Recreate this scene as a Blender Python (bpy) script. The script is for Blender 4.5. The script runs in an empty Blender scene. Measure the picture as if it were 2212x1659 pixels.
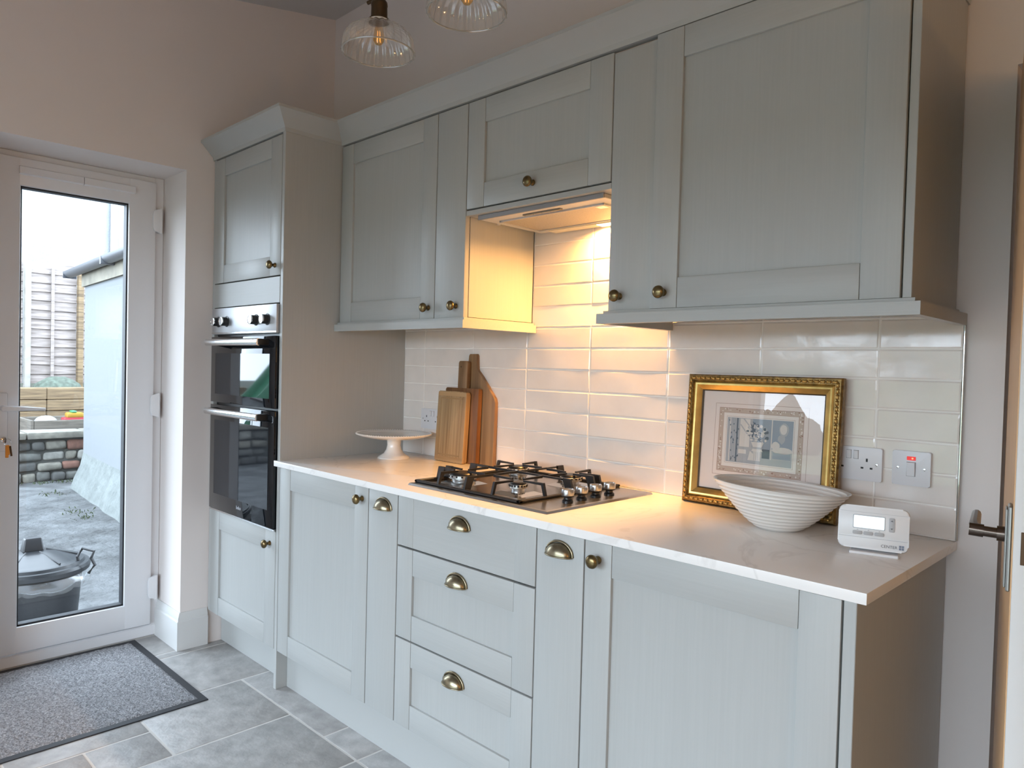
import bpy, bmesh, math, random
from mathutils import Vector, Matrix, noise
random.seed(7)
sc = bpy.context.scene
C = sc.collection
PI = math.pi

# ------------------------------------------------------------------ camera, world, large lights, exposure
F = Vector((-0.69954754, 0.71419068, -0.02376794)); R = Vector((0.71372525, 0.69995035, 0.02580251)); U = R.cross(F)
cam = bpy.data.objects.new('camera', bpy.data.cameras.new('camera')); C.objects.link(cam)
cam.matrix_world = Matrix(((R.x, U.x, -F.x, 2.63812943), (R.y, U.y, -F.y, -2.00999716), (R.z, U.z, -F.z, 1.3034508), (0, 0, 0, 1)))
cam.data.sensor_width = 36; cam.data.lens = 1567.2477 / 2212 * 36; cam.data.clip_start = 0.05; cam.data.clip_end = 200
sc.camera = cam

SKY = 12.5
EXPOSURE = 0.02
w = bpy.data.worlds.new('overcast_sky'); sc.world = w; w.use_nodes = True
bg = w.node_tree.nodes['Background']; bg.inputs['Color'].default_value = (0.73, 0.855, 1.0, 1); bg.inputs['Strength'].default_value = SKY

def lamp(name, kind, loc, energy, color, **kw):
    l = bpy.data.lights.new(name, kind); l.energy = energy; l.color = color
    o = bpy.data.objects.new(name, l); C.objects.link(o); o.location = loc
    for k, v in kw.items():
        if k == 'rot': o.rotation_euler = v
        elif k == 'portal': l.cycles.is_portal = v
        else: setattr(l, k, v)
    return o
# sky portals in the two glazed openings (they only guide sampling of the sky)
lamp('patio_portal', 'AREA', (1.575, -3.72, 0.99), 1, (1, 1, 1), shape='RECTANGLE', size=3.45, size_y=1.92, rot=(PI/2, 0, 0), portal=True)
lamp('door_portal', 'AREA', (-1.0, -1.09, 1.08), 1, (1, 1, 1), shape='RECTANGLE', size=1.85, size_y=0.43, rot=(0, -PI/2, 0), portal=True)
# warm lamp of the dining end of the room, right of the camera
lamp('room_lamp', 'POINT', (6.0, -2.4, 1.3), 54, (1.0, 0.56, 0.22), shadow_soft_size=0.1)
lamp('end_panel_fill', 'POINT', (3.85, -3.4, 2.0), 22, (1.0, 0.58, 0.25), shadow_soft_size=0.1)  # unseen warm fill, added to lighten the right end panel
sc.view_settings.view_transform = 'Standard'
try: sc.view_settings.look = 'None'
except Exception: pass
sc.view_settings.gamma = 1; sc.view_settings.use_curve_mapping = False
sc.view_settings.exposure = EXPOSURE
sc.cycles.use_denoising = True
sc.cycles.max_bounces = 10; sc.cycles.diffuse_bounces = 6; sc.cycles.glossy_bounces = 4; sc.cycles.transparent_max_bounces = 16
sc.cycles.caustics_reflective = False; sc.cycles.caustics_refractive = False
sc.cycles.sample_clamp_indirect = 6

# ------------------------------------------------------------------ materials
MAT = {}
def mat(name, col, rough=0.5, metal=0.0, spec=0.5, var=0.0, vscale=8, bump=0.0, bscale=40, stretch=(1, 1, 1), emit=None, estr=0, coat=0.0, vcol=None, randtint=0.0, detail=4, bdist=0.002):
    if name in MAT: return MAT[name]
    m = bpy.data.materials.new(name); m.use_nodes = True
    nt = m.node_tree; N = nt.nodes; L = nt.links; b = N['Principled BSDF']
    b.inputs['Base Color'].default_value = (*col, 1); b.inputs['Roughness'].default_value = rough
    b.inputs['Metallic'].default_value = metal; b.inputs['Specular IOR Level'].default_value = spec
    b.inputs['Coat Weight'].default_value = coat
    tc = N.new('ShaderNodeTexCoord'); mp = N.new('ShaderNodeMapping'); mp.inputs['Scale'].default_value = stretch
    L.new(tc.outputs['Object'], mp.inputs['Vector'])
    colout = None
    if var > 0:
        nz = N.new('ShaderNodeTexNoise'); nz.inputs['Scale'].default_value = vscale; nz.inputs['Detail'].default_value = detail
        L.new(mp.outputs[0], nz.inputs['Vector'])
        rp = N.new('ShaderNodeValToRGB'); rp.color_ramp.elements[0].position = 0.3; rp.color_ramp.elements[1].position = 0.7
        c2 = vcol if vcol else tuple(max(0, c * (1 - var)) for c in col)
        rp.color_ramp.elements[0].color = (*c2, 1); rp.color_ramp.elements[1].color = (*(tuple(min(1, c * (1 + var * 0.5)) for c in col) if not vcol else col), 1)
        L.new(nz.outputs['Fac'], rp.inputs['Fac']); colout = rp.outputs['Color']
    if randtint > 0:
        oi = N.new('ShaderNodeObjectInfo'); mr = N.new('ShaderNodeMapRange')
        mr.inputs['To Min'].default_value = 1 - randtint; mr.inputs['To Max'].default_value = 1 + randtint
        L.new(oi.outputs['Random'], mr.inputs['Value'])
        mx = N.new('ShaderNodeMix'); mx.data_type = 'RGBA'; mx.blend_type = 'MULTIPLY'; mx.inputs['Factor'].default_value = 1
        if colout: L.new(colout, mx.inputs['A'])
        else: mx.inputs['A'].default_value = (*col, 1)
        cb = N.new('ShaderNodeCombineColor')
        for i in range(3): L.new(mr.outputs[0], cb.inputs[i])
        L.new(cb.outputs[0], mx.inputs['B']); colout = mx.outputs['Result']
    if colout: L.new(colout, b.inputs['Base Color'])
    if bump > 0:
        nz2 = N.new('ShaderNodeTexNoise'); nz2.inputs['Scale'].default_value = bscale; nz2.inputs['Detail'].default_value = 5
        L.new(mp.outputs[0], nz2.inputs['Vector'])
        bp = N.new('ShaderNodeBump'); bp.inputs['Strength'].default_value = bump; bp.inputs['Distance'].default_value = bdist
        L.new(nz2.outputs['Fac'], bp.inputs['Height']); L.new(bp.outputs[0], b.inputs['Normal'])
    if emit: b.inputs['Emission Color'].default_value = (*emit, 1); b.inputs['Emission Strength'].default_value = estr
    MAT[name] = m
    return m
def glassmat(name, tint=(1, 1, 1), refl=0.06, rough=0.0, ior=1.5, edge=1.0, milky=0.0):
    if name in MAT: return MAT[name]
    m = bpy.data.materials.new(name); m.use_nodes = True
    nt = m.node_tree; N = nt.nodes; L = nt.links; N.remove(N['Principled BSDF'])
    t = N.new('ShaderNodeBsdfTransparent'); t.inputs['Color'].default_value = (*tint, 1)
    g = N.new('ShaderNodeBsdfGlossy'); g.inputs['Roughness'].default_value = rough
    fr = N.new('ShaderNodeLayerWeight'); fr.inputs['Blend'].default_value = 0.5
    pw = N.new('ShaderNodeMath'); pw.operation = 'POWER'; pw.inputs[1].default_value = 5.0; L.new(fr.outputs['Facing'], pw.inputs[0])
    ma = N.new('ShaderNodeMath'); ma.operation = 'MULTIPLY_ADD'; ma.inputs[1].default_value = edge; ma.inputs[2].default_value = 0.035 + refl
    L.new(pw.outputs[0], ma.inputs[0])
    mx = N.new('ShaderNodeMixShader'); L.new(ma.outputs[0], mx.inputs[0]); L.new(t.outputs[0], mx.inputs[1]); L.new(g.outputs[0], mx.inputs[2])
    if milky > 0:
        df_ = N.new('ShaderNodeBsdfDiffuse'); df_.inputs['Color'].default_value = (0.8, 0.79, 0.76, 1)
        m3 = N.new('ShaderNodeMixShader'); m3.inputs[0].default_value = milky; L.new(mx.outputs[0], m3.inputs[1]); L.new(df_.outputs[0], m3.inputs[2]); mx = m3
    L.new(mx.outputs[0], N['Material Output'].inputs['Surface']); MAT[name] = m
    return m

PCOL = (0.405, 0.413, 0.402)
paint_v = mat('sage_paint_vertical_grain', PCOL, 0.42, var=0.03, vscale=1, bump=0.13, bscale=1.0, stretch=(170, 170, 4.5), bdist=0.0015)
paint_h = mat('sage_paint_horizontal_grain', PCOL, 0.42, var=0.03, vscale=1, bump=0.13, bscale=1.0, stretch=(4.5, 170, 170), bdist=0.0015)
paint_s = mat('sage_paint_smooth', PCOL, 0.45)
gapm = mat('shadow_gap_carcass', (0.30, 0.31, 0.30), 0.7)
wallm = mat('off_white_wall_paint', (0.71, 0.66, 0.635), 0.9, bump=0.05, bscale=120)
walld = mat('bounce_cutting_dark_wall', (0.26, 0.25, 0.24), 0.9)  # for the unseen walls, made dark to cut the light they bounce
ceilm = mat('ceiling_paint', (0.60, 0.58, 0.57), 0.9)
upvc = mat('white_upvc', (0.72, 0.73, 0.75), 0.35)
white_gloss = mat('white_gloss_paint', (0.62, 0.62, 0.61), 0.4, bump=0.04, bscale=90)
brass = mat('antique_brass', (0.21, 0.155, 0.075), 0.28, 1.0, var=0.35, vscale=60)
cupm = mat('antique_brass_pewter', (0.30, 0.255, 0.17), 0.30, 1.0, var=0.3, vscale=50)
steel = mat('brushed_steel', (0.56, 0.57, 0.59), 0.40, 0.65, bump=0.05, bscale=1, stretch=(4, 300, 300))
steel_hob = mat('hob_steel', (0.50, 0.48, 0.46), 0.22, 1.0)
chrome = mat('polished_steel', (0.72, 0.72, 0.72), 0.15, 1.0)
blackm = mat('black_enamel', (0.012, 0.012, 0.013), 0.35)
blackgloss = mat('oven_black_glass', (0.005, 0.006, 0.008), 0.03, spec=0.5)
ovenwin = mat('oven_inner_window', (0.014, 0.016, 0.020), 0.03, spec=0.5)
tilem = mat('glazed_wall_tile', (0.75, 0.695, 0.65), 0.10, spec=0.6, var=0.06, vscale=9, bump=0.10, bscale=15, randtint=0.03, bdist=0.006)
grout_w = mat('pale_wall_grout', (0.84, 0.81, 0.77), 0.8)
quartz = None
floorm = mat('limestone_floor_tile', (0.40, 0.392, 0.382), 0.45, var=0.26, vscale=16, bump=0.5, bscale=34, randtint=0.10, detail=14, bdist=0.005)
grout_f = mat('floor_grout', (0.64, 0.62, 0.59), 0.9, bump=0.2, bscale=80)
ceramic = mat('white_ceramic', (0.80, 0.78, 0.75), 0.15, coat=0.3)
bowlm = mat('cream_ceramic', (0.76, 0.735, 0.70), 0.22, coat=0.2)
plastic_w = mat('white_plastic', (0.74, 0.74, 0.745), 0.35)
socketm = mat('socket_white_plastic', (0.66, 0.65, 0.67), 0.35)
gold = mat('gilt_slip', (0.62, 0.43, 0.15), 0.30, 0.9, var=0.2, vscale=30)
goldd = mat('dark_gilt_carving', (0.26, 0.155, 0.05), 0.38, 0.8, var=0.6, vscale=70)
browne = mat('dark_brown_frame_edge', (0.05, 0.03, 0.012), 0.5)
oakdoor = mat('warm_tan_door_face', (0.62, 0.37, 0.185), 0.45, var=0.06, vscale=1, stretch=(60, 60, 3))
rubber = mat('black_rubber_border', (0.015, 0.016, 0.020), 0.6)
bronze = mat('dark_bronze', (0.10, 0.06, 0.035), 0.35, 0.9)
door_glass = glassmat('clear_door_glass', (0.97, 0.98, 0.98), 0.0, edge=0.8)
pic_glass = glassmat('picture_glass', (0.99, 0.99, 0.99), 0.0, edge=1.0)
shade_glass = glassmat('fluted_shade_glass', (0.95, 0.94, 0.92), 0.20, 0.06, edge=1.0, milky=0.12)
amber_glass = glassmat('amber_bulb_glass', (1.0, 0.80, 0.50), 0.05)
liner = glassmat('clear_bin_liner', (0.86, 0.88, 0.90), 0.10, 0.2, edge=0.8, milky=0.08)

def quartz_mat():
    m = mat('white_veined_quartz', (0.84, 0.82, 0.80), 0.22, spec=0.5)
    nt = m.node_tree; N = nt.nodes; L = nt.links; b = N['Principled BSDF']
    tc = N.new('ShaderNodeTexCoord')
    n1 = N.new('ShaderNodeTexNoise'); n1.inputs['Scale'].default_value = 2.3; n1.inputs['Detail'].default_value = 7; n1.inputs['Distortion'].default_value = 1.2
    L.new(tc.outputs['Object'], n1.inputs['Vector'])
    rp = N.new('ShaderNodeValToRGB'); e = rp.color_ramp.elements
    e[0].position = 0.485; e[0].color = (0, 0, 0, 1); e[1].position = 0.5; e[1].color = (1, 1, 1, 1)
    x = rp.color_ramp.elements.new(0.515); x.color = (0, 0, 0, 1)
    L.new(n1.outputs['Fac'], rp.inputs['Fac'])
    n2 = N.new('ShaderNodeTexNoise'); n2.inputs['Scale'].default_value = 3.1; L.new(tc.outputs['Object'], n2.inputs['Vector'])
    mu = N.new('ShaderNodeMath'); mu.operation = 'MULTIPLY'; L.new(rp.outputs[0], mu.inputs[0]); L.new(n2.outputs['Fac'], mu.inputs[1])
    m2 = N.new('ShaderNodeMath'); m2.operation = 'MULTIPLY'; L.new(mu.outputs[0], m2.inputs[0]); m2.inputs[1].default_value = 0.55
    mx = N.new('ShaderNodeMix'); mx.data_type = 'RGBA'; mx.inputs['A'].default_value = (0.84, 0.82, 0.80, 1); mx.inputs['B'].default_value = (0.50, 0.47, 0.45, 1)
    L.new(m2.outputs[0], mx.inputs['Factor']); L.new(mx.outputs['Result'], b.inputs['Base Color'])
    return m
quartz = quartz_mat()
def wood(name, c1, c2, scale=(90, 90, 4), rough=0.45):
    return mat(name, c1, rough, var=0.5, vcol=c2, vscale=1, stretch=scale, bump=0.08, bscale=1, detail=3)

# ------------------------------------------------------------------ mesh helpers
class B:
    def __init__(s): s.bm = bmesh.new()
    def box(s, x0, x1, y0, y1, z0, z1, bev=0.0, seg=1, rot=None, piv=None):
        if x0 > x1: x0, x1 = x1, x0
        if y0 > y1: y0, y1 = y1, y0
        if z0 > z1: z0, z1 = z1, z0
        r = bmesh.ops.create_cube(s.bm, size=1)
        vs = r['verts']
        for v in vs: v.co = Vector(((x0 + x1) / 2 + v.co.x * (x1 - x0), (y0 + y1) / 2 + v.co.y * (y1 - y0), (z0 + z1) / 2 + v.co.z * (z1 - z0)))
        if bev > 0:
            es = list({e for v in vs for e in v.link_edges})
            rr = bmesh.ops.bevel(s.bm, geom=es, offset=bev, segments=seg, affect='EDGES', profile=0.5)
            vs = list({v for f in rr['faces'] for v in f.verts} | {v for v in vs if v.is_valid})
        if rot is not None:
            bmesh.ops.rotate(s.bm, verts=vs, cent=piv or (0, 0, 0), matrix=rot)
        return s
    def lathe(s, prof, c=(0, 0, 0), axis='z', seg=24, mod=None, cap=False):
        rings = []
        for r, h in prof:
            ring = []
            for i in range(seg):
                a = 2 * PI * i / seg
                rr = r * (mod(a, h) if mod else 1)
                p = Vector((rr * math.cos(a), rr * math.sin(a), h))
                if axis == '-y': p = Vector((p.x, -p.z, p.y))
                elif axis == 'x': p = Vector((p.z, p.x, p.y))
                elif axis == '-x': p = Vector((-p.z, p.y, p.x))
                ring.append(s.bm.verts.new(p + Vector(c)))
            rings.append(ring)
        for a, b in zip(rings, rings[1:]):
            for i in range(seg):
                try: s.bm.faces.new((a[i], a[(i + 1) % seg], b[(i + 1) % seg], b[i]))
                except ValueError: pass
        if cap:
            for ring in (rings[0], rings[-1]):
                try: s.bm.faces.new(ring)
                except ValueError: pass
        return s
    def tube(s, pts, r, seg=8, closed=False, r2=None):
        pts = [Vector(p) for p in pts]; n = len(pts); rings = []
        for i, p in enumerate(pts):
            a = pts[i - 1] if (i > 0 or closed) else p; b = pts[(i + 1) % n] if (i < n - 1 or closed) else p
            d = (b - a).normalized() if (b - a).length > 0 else Vector((0, 0, 1))
            up = Vector((0, 0, 1)) if abs(d.z) < 0.9 else Vector((1, 0, 0))
            e1 = d.cross(up).normalized(); e2 = e1.cross(d)
            ra = r[i] if isinstance(r, (list, tuple)) else r; rb = r2 if r2 else ra
            rings.append([s.bm.verts.new(p + e1 * ra * math.cos(2 * PI * k / seg) + e2 * rb * math.sin(2 * PI * k / seg)) for k in range(seg)])
        m = n if closed else n - 1
        for i in range(m):
            a, b = rings[i], rings[(i + 1) % n]
            for k in range(seg): s.bm.faces.new((a[k], a[(k + 1) % seg], b[(k + 1) % seg], b[k]))
        if not closed:
            s.bm.faces.new(rings[0]); s.bm.faces.new(rings[-1][::-1])
        return s
    def prism(s, pts, axis, d0, d1, bev=0.0):
        def mk(p, d):
            a, b = p
            return {'y': (a, d, b), 'x': (d, a, b), 'z': (a, b, d)}[axis]
        v0 = [s.bm.verts.new(mk(p, d0)) for p in pts]; v1 = [s.bm.verts.new(mk(p, d1)) for p in pts]
        n = len(pts); fs = [s.bm.faces.new(v0), s.bm.faces.new(v1[::-1])]
        for i in range(n): fs.append(s.bm.faces.new((v0[i], v1[i], v1[(i + 1) % n], v0[(i + 1) % n])))
        if bev > 0:
            es = list(fs[0].edges) + list(fs[1].edges)
            bmesh.ops.bevel(s.bm, geom=es, offset=bev, segments=2, affect='EDGES', profile=0.5)
        return s
    def sweep(s, prof, path, side=1):
        """prof: closed (offset, z) outline; path: open polyline in XY, offset goes to its right-hand side * side; mitred"""
        P = [Vector((p[0], p[1])) for p in path]; n = len(P); rings = []
        for i in range(n):
            d1 = (P[i] - P[i - 1]).normalized() if i > 0 else (P[1] - P[0]).normalized()
            d2 = (P[i + 1] - P[i]).normalized() if i < n - 1 else d1
            n1 = Vector((d1.y, -d1.x)) * side; n2 = Vector((d2.y, -d2.x)) * side
            m = (n1 + n2); m = m / max(1e-6, (1 + n1.dot(n2)))
            rings.append([s.bm.verts.new((P[i].x + m.x * o, P[i].y + m.y * o, z)) for o, z in prof])
        k = len(prof)
        for a, b in zip(rings, rings[1:]):
            for i in range(k): s.bm.faces.new((a[i], a[(i + 1) % k], b[(i + 1) % k], b[i]))
        s.bm.faces.new(rings[0]); s.bm.faces.new(rings[-1][::-1])
        return s
    def xf(s, m): s.bm.transform(m); return s

WL = {}
def obj(name, b, m, parent=None, world=True, smooth=35, kind=None, label=None):
    bm = b.bm
    bmesh.ops.recalc_face_normals(bm, faces=bm.faces)
    me = bpy.data.meshes.new(name)
    off = WL.get(parent, Vector((0, 0, 0))) if parent is not None else Vector((0, 0, 0))
    if world and off.length > 0: bmesh.ops.translate(bm, verts=bm.verts, vec=-off)
    bm.to_mesh(me); bm.free()
    for mm in (m if isinstance(m, (list, tuple)) else [m]): me.materials.append(mm)
    if smooth:
        me.shade_smooth(); me.set_sharp_from_angle(angle=math.radians(smooth))
    o = bpy.data.objects.new(name, me); C.objects.link(o)
    if parent is not None: o.parent = parent
    WL[o] = off.copy()
    if kind: o['kind'] = kind
    if label: o['label'] = label
    return o
def T(name, label, cat, loc=(0, 0, 0), rot=(0, 0, 0), group=None):
    o = bpy.data.objects.new(name, None); C.objects.link(o); o.location = loc; o.rotation_euler = rot
    o.empty_display_size = 0.05
    o['label'] = label; o['category'] = cat
    if group: o['group'] = group
    WL[o] = Vector(loc)
    return o
def tag(o, label, cat, group=None):
    o['label'] = label; o['category'] = cat
    if group: o['group'] = group
    return o
def struct(name, b, m, parent=None, smooth=35):
    o = obj(name, b, m, parent, smooth=smooth)
    if parent is None: o['kind'] = 'structure'
    return o
def text_mesh(txt, size, depth=0.0004):
    cu = bpy.data.curves.new('lettering', 'FONT'); cu.body = txt; cu.size = size; cu.extrude = depth; cu.resolution_u = 2
    o = bpy.data.objects.new('lettering', cu); C.objects.link(o)
    dg = bpy.context.evaluated_depsgraph_get()
    me = bpy.data.meshes.new_from_object(o.evaluated_get(dg))
    bpy.data.objects.remove(o); bpy.data.curves.remove(cu)
    b = B(); b.bm.from_mesh(me); bpy.data.meshes.remove(me)
    return b

# ------------------------------------------------------------------ room shell
XW = -0.655; XO = -1.005; RY = -3.7; RX = 6.6
DY0, DY1, DZ = -1.47, -0.731, 2.133          # garden door opening in the left wall
b = B(); b.box(XO, XW, DY1, 0.38, -0.1, 3.3); b.box(XO, XW, RY - 0.3, DY0, -0.1, 3.3); b.box(XO, XW, DY0, DY1, DZ, 3.3)
struct('wall_left', b, wallm)
b = B(); b.box(XW, 2.275, 0, 0.38, -0.1, 3.3); b.box(3.10, RX + 0.2, 0, 0.38, -0.1, 3.3); b.box(2.275, 3.10, 0, 0.38, 2.03, 3.3)
wall_back = struct('wall_back', b, wallm)
PX0, PX1, PZ0, PZ1 = -0.15, 3.30, 0.03, 1.95      # glazed patio opening behind the camera
b = B(); b.box(XW, PX0, RY - 0.3, RY, -0.1, 3.3); b.box(PX1, RX + 0.2, RY - 0.3, RY, -0.1, 3.3); b.box(PX0, PX1, RY - 0.3, RY, PZ1, 3.3); b.box(PX0, PX1, RY - 0.3, RY, -0.1, PZ0)
struct('wall_front', b, walld)
b = B(); b.box(RX, RX + 0.2, RY, 0, -0.1, 3.3)
struct('wall_right', b, walld)
b = B(); b.box(XW - 0.3, RX + 0.2, RY - 0.2, 0.36, 0, 0.12); b.xf(Matrix.Rotation(math.atan(0.18), 4, 'X')); b.xf(Matrix.Translation((0, 0, 3.045)))
struct('ceiling', b, ceilm)
# hall behind the doorway
b = B(); b.box(1.9, 3.6, 1.7, 1.8, -0.1, 2.6); b.box(1.8, 1.9, 0.38, 1.8, -0.1, 2.6); b.box(3.6, 3.7, 0.38, 1.8, -0.1, 2.6)
struct('wall_hall', b, wallm)
b = B(); b.box(1.8, 3.7, 0.38, 1.8, 2.5, 2.6)
struct('ceiling_hall', b, ceilm)
b = B(); b.box(1.8, 3.7, 0.38, 1.8, -0.1, 0.0)
struct('floor_hall', b, mat('hall_floor', (0.30, 0.22, 0.15), 0.6))

# floor: grout bed and individually laid limestone tiles
b = B(); b.box(XO, RX, RY, 0.38, -0.12, -0.0016)
floor = struct('floor', b, grout_f)
rects = [(-0.655, -0.6, -1.083, -0.46), (-0.6, -0.18, -1.083, -0.46), (-0.655, -0.18, -0.46, 0.0),
         (-0.655, -0.39, -1.7, -1.083), (-0.39, -0.18, -1.7, -1.083),
         (-0.18, 0.446, -0.667, -0.25), (0.446, 0.654, -0.667, -0.25), (0.654, 1.07, -0.667, -0.25), (1.07, 1.69, -0.667, -0.25), (1.69, 2.1, -0.667, -0.25), (2.1, 2.72, -0.667, 0.0), (2.72, 3.35, -0.667, 0.0), (3.35, RX, -0.667, 0.0),
         (-0.18, 0.222, -1.083, -0.667), (0.222, 0.653, -1.293, -0.667), (0.011, 0.222, -1.293, -1.083), (-0.18, 0.011, -1.5, -1.083), (0.011, 0.127, -1.7, -1.293), (0.127, 0.43, -1.7, -1.293), (0.43, 0.653, -1.7, -1.293), (-0.18, 0.011, -1.7, -1.5),
         (-0.905, -0.655, -1.47, -1.1), (-0.905, -0.655, -1.1, -0.731)]
x = 0.653; i = 0
while x < RX - 0.05:
    x1 = min(x + (0.62, 0.41, 0.41)[i % 3], RX); y = -0.667; j = i
    while y > -1.69:
        y1 = max(y - (0.41, 0.62)[j % 2], -1.7); rects.append((x, x1, y1, y)); y = y1; j += 1
    x = x1; i += 1
y = -1.7; i = 0
while y > RY + 0.05:
    y1 = max(y - (0.41, 0.62)[i % 2], RY); x = XW; j = i
    while x < RX - 0.05:
        x1 = min(x + (0.62, 0.41, 0.83)[j % 3], RX); rects.append((x, x1, y1, y)); x = x1; j += 1
    y = y1; i += 1
for (x0, x1, y0, y1) in rects:
    g = 0.0042
    b = B(); b.box(x0 + g, x1 - g, y0 + g, y1 - g, -0.010, 0.0005 * random.random(), 0.0025, 2)
    obj('tile', b, floorm, floor)

# skirting beside the garden door
SK = [(0, 0), (0.018, 0), (0.018, 0.128), (0.013, 0.134), (0.013, 0.142), (0.007, 0.158), (0.004, 0.166), (0, 0.166)]
b = B(); b.sweep(SK, [(XO + 0.09, DY1), (XW, DY1), (XW, -0.612)], side=1)
struct('baseboard_left', b, white_gloss)

# ------------------------------------------------------------------ garden door (white uPVC, glazed)
b = B()
fx0, fx1 = -0.99, -0.912
b.box(fx0, fx1, DY1 - 0.040, DY1, 0, DZ, 0.004); b.box(fx0, fx1, DY0, DY0 + 0.04, 0, DZ, 0.004); b.box(fx0, fx1 - 0.001, DY0 + 0.038, DY1 - 0.038, DZ - 0.04, DZ, 0.004); b.box(fx0, fx1 + 0.004, DY0, DY1, 0, 0.052, 0.006)
door1 = struct('door_1', b, upvc)
door1['label'] = 'white glazed plastic back door in the left wall with three hinges'
sy0, sy1, sz0, sz1 = -1.428, -0.772, 0.060, 2.106
gy0, gy1, gz0, gz1 = -1.298, -0.888, 0.170, 1.992
SX0, SX1 = -0.965, -0.893
prof = [(0, SX0), (0, SX1 - 0.006), (0.006, SX1), (0.100, SX1), (0.114, SX1 - 0.014), (0.114, SX0)]
b = B()
for (ya, yb, za, zb) in ((sy1, gy1, sz0, sz1), (sy0, gy0, sz0, sz1)):
    b.box(SX0, SX1, min(ya, yb), max(ya, yb), za, zb, 0.006, 2)
b.box(SX0, SX1 - 0.0005, gy0 - 0.01, gy1 + 0.01, gz1, sz1, 0.006, 2); b.box(SX0, SX1 - 0.0005, gy0 - 0.01, gy1 + 0.01, sz0, gz0, 0.006, 2)
sash = obj('sash', b, upvc, door1)
b = B()
for (y0, y1, z0, z1) in ((gy1 - 0.006, gy1 + 0.004, gz0, gz1), (gy0 - 0.004, gy0 + 0.006, gz0, gz1), (gy0, gy1, gz1 - 0.006, gz1 + 0.004), (gy0, gy1, gz0 - 0.004, gz0 + 0.008)):
    b.box(-0.945, -0.905, y0, y1, z0, z1, 0.001)
obj('glazing_gasket', b, rubber, sash, label='black rubber gasket')
b = B(); b.box(-0.936, -0.930, gy0, gy1, gz0, gz1); obj('pane', b, door_glass, sash, smooth=0)
b = B(); b.prism([(SX1 - 0.002, 2.036), (SX1 + 0.016, 2.040), (SX1 + 0.011, 2.068), (SX1 - 0.002, 2.073)], 'y', -1.305, -1.073); b2 = b
b2.prism([(SX1 - 0.002, 2.036), (SX1 + 0.016, 2.040), (SX1 + 0.011, 2.068), (SX1 - 0.002, 2.073)], 'y', -1.070, -0.865)
obj('trickle_vent', b2, upvc, door1)
for z in (1.932, 1.083, 0.233):
    b = B(); b.prism([(-0.782, -0.047), (-0.788, -0.03), (-0.788, 0.03), (-0.782, 0.047), (-0.757, 0.055), (-0.752, 0.05), (-0.752, -0.055), (-0.757, -0.055)], 'x', SX1 - 0.004, SX1 + 0.012, 0.002)
    b.lathe([(0.008, -0.056), (0.008, 0.056)], (SX1 + 0.005, -0.753, 0), seg=12, cap=True)
    b.xf(Matrix.Translation((0, 0, z))); obj('hinge', b, upvc, door1)
b = B(); b.box(SX1 - 0.001, SX1 + 0.009, -1.372, -1.338, 0.905, 1.145, 0.006, 2); dh = obj('door_handle', b, upvc, door1)
b = B(); b.tube([(SX1 + 0.006, -1.354, 1.082), (SX1 + 0.042, -1.354, 1.082), (SX1 + 0.048, -1.340, 1.082), (SX1 + 0.046, -1.28, 1.081), (SX1 + 0.043, -1.214, 1.077)], [0.013, 0.012, 0.012, 0.009, 0.006], 10); obj('lever', b, upvc, dh)
b = B(); b.lathe([(0.010, 0), (0.010, 0.012), (0.004, 0.014)], (SX1 + 0.006, -1.354, 0.955), 'x', 12, cap=True); obj('lock_cylinder', b, chrome, dh)
k = T('key_bunch', 'bunch of keys with an orange fob hanging from the back door lock', 'keys', (SX1 + 0.02, -1.352, 0.955))
b = B(); b.box(SX1 + 0.016, SX1 + 0.034, -1.353, -1.351, 0.950, 0.960); b.lathe([(0.0115, -0.0012), (0.0115, 0.0012)], (SX1 + 0.042, -1.352, 0.955), '-y', 14, cap=True); obj('key', b, bronze, k)
b = B(); b.tube([(SX1 + 0.045, -1.345 + 0.012 * math.cos(a), 0.947 + 0.014 * math.sin(a)) for a in [2 * PI * i / 14 for i in range(14)]], 0.0009, 5, True); obj('split_ring', b, chrome, k)
b = B(); b.box(SX1 + 0.041, SX1 + 0.046, -1.352, -1.336, 0.895, 0.936, 0.002); b.box(SX1 + 0.041, SX1 + 0.046, -1.352, -1.340, 0.884, 0.897, 0.002); obj('fob', b, mat('orange_plastic', (0.75, 0.28, 0.03), 0.4), k, label='orange fob')
b = B(); b.box(SX1 + 0.047, SX1 + 0.049, -1.340, -1.333, 0.890, 0.932, 0.0005, rot=Matrix.Rotation(0.12, 3, 'X'), piv=(0, -1.337, 0.93)); obj('key', b, bronze, k)

# patio glazing behind the camera
b = B()
for (x0, x1) in ((PX0, PX0 + 0.06), (PX1 - 0.06, PX1), (0.97, 1.03), (2.12, 2.18)): b.box(x0, x1, RY - 0.18, RY - 0.10, PZ0, PZ1, 0.004)
b.box(PX0, PX1, RY - 0.18, RY - 0.10, PZ1 - 0.06, PZ1, 0.004); b.box(PX0, PX1, RY - 0.18, RY - 0.10, PZ0, PZ0 + 0.07, 0.004)
win1 = struct('window_1', b, upvc)
for (x0, x1) in ((PX0 + 0.06, 0.97), (1.03, 2.12), (2.18, PX1 - 0.06)):
    b = B(); b.box(x0, x1, RY - 0.143, RY - 0.137, PZ0 + 0.07, PZ1 - 0.06); obj('pane', b, door_glass, win1, smooth=0)

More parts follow.
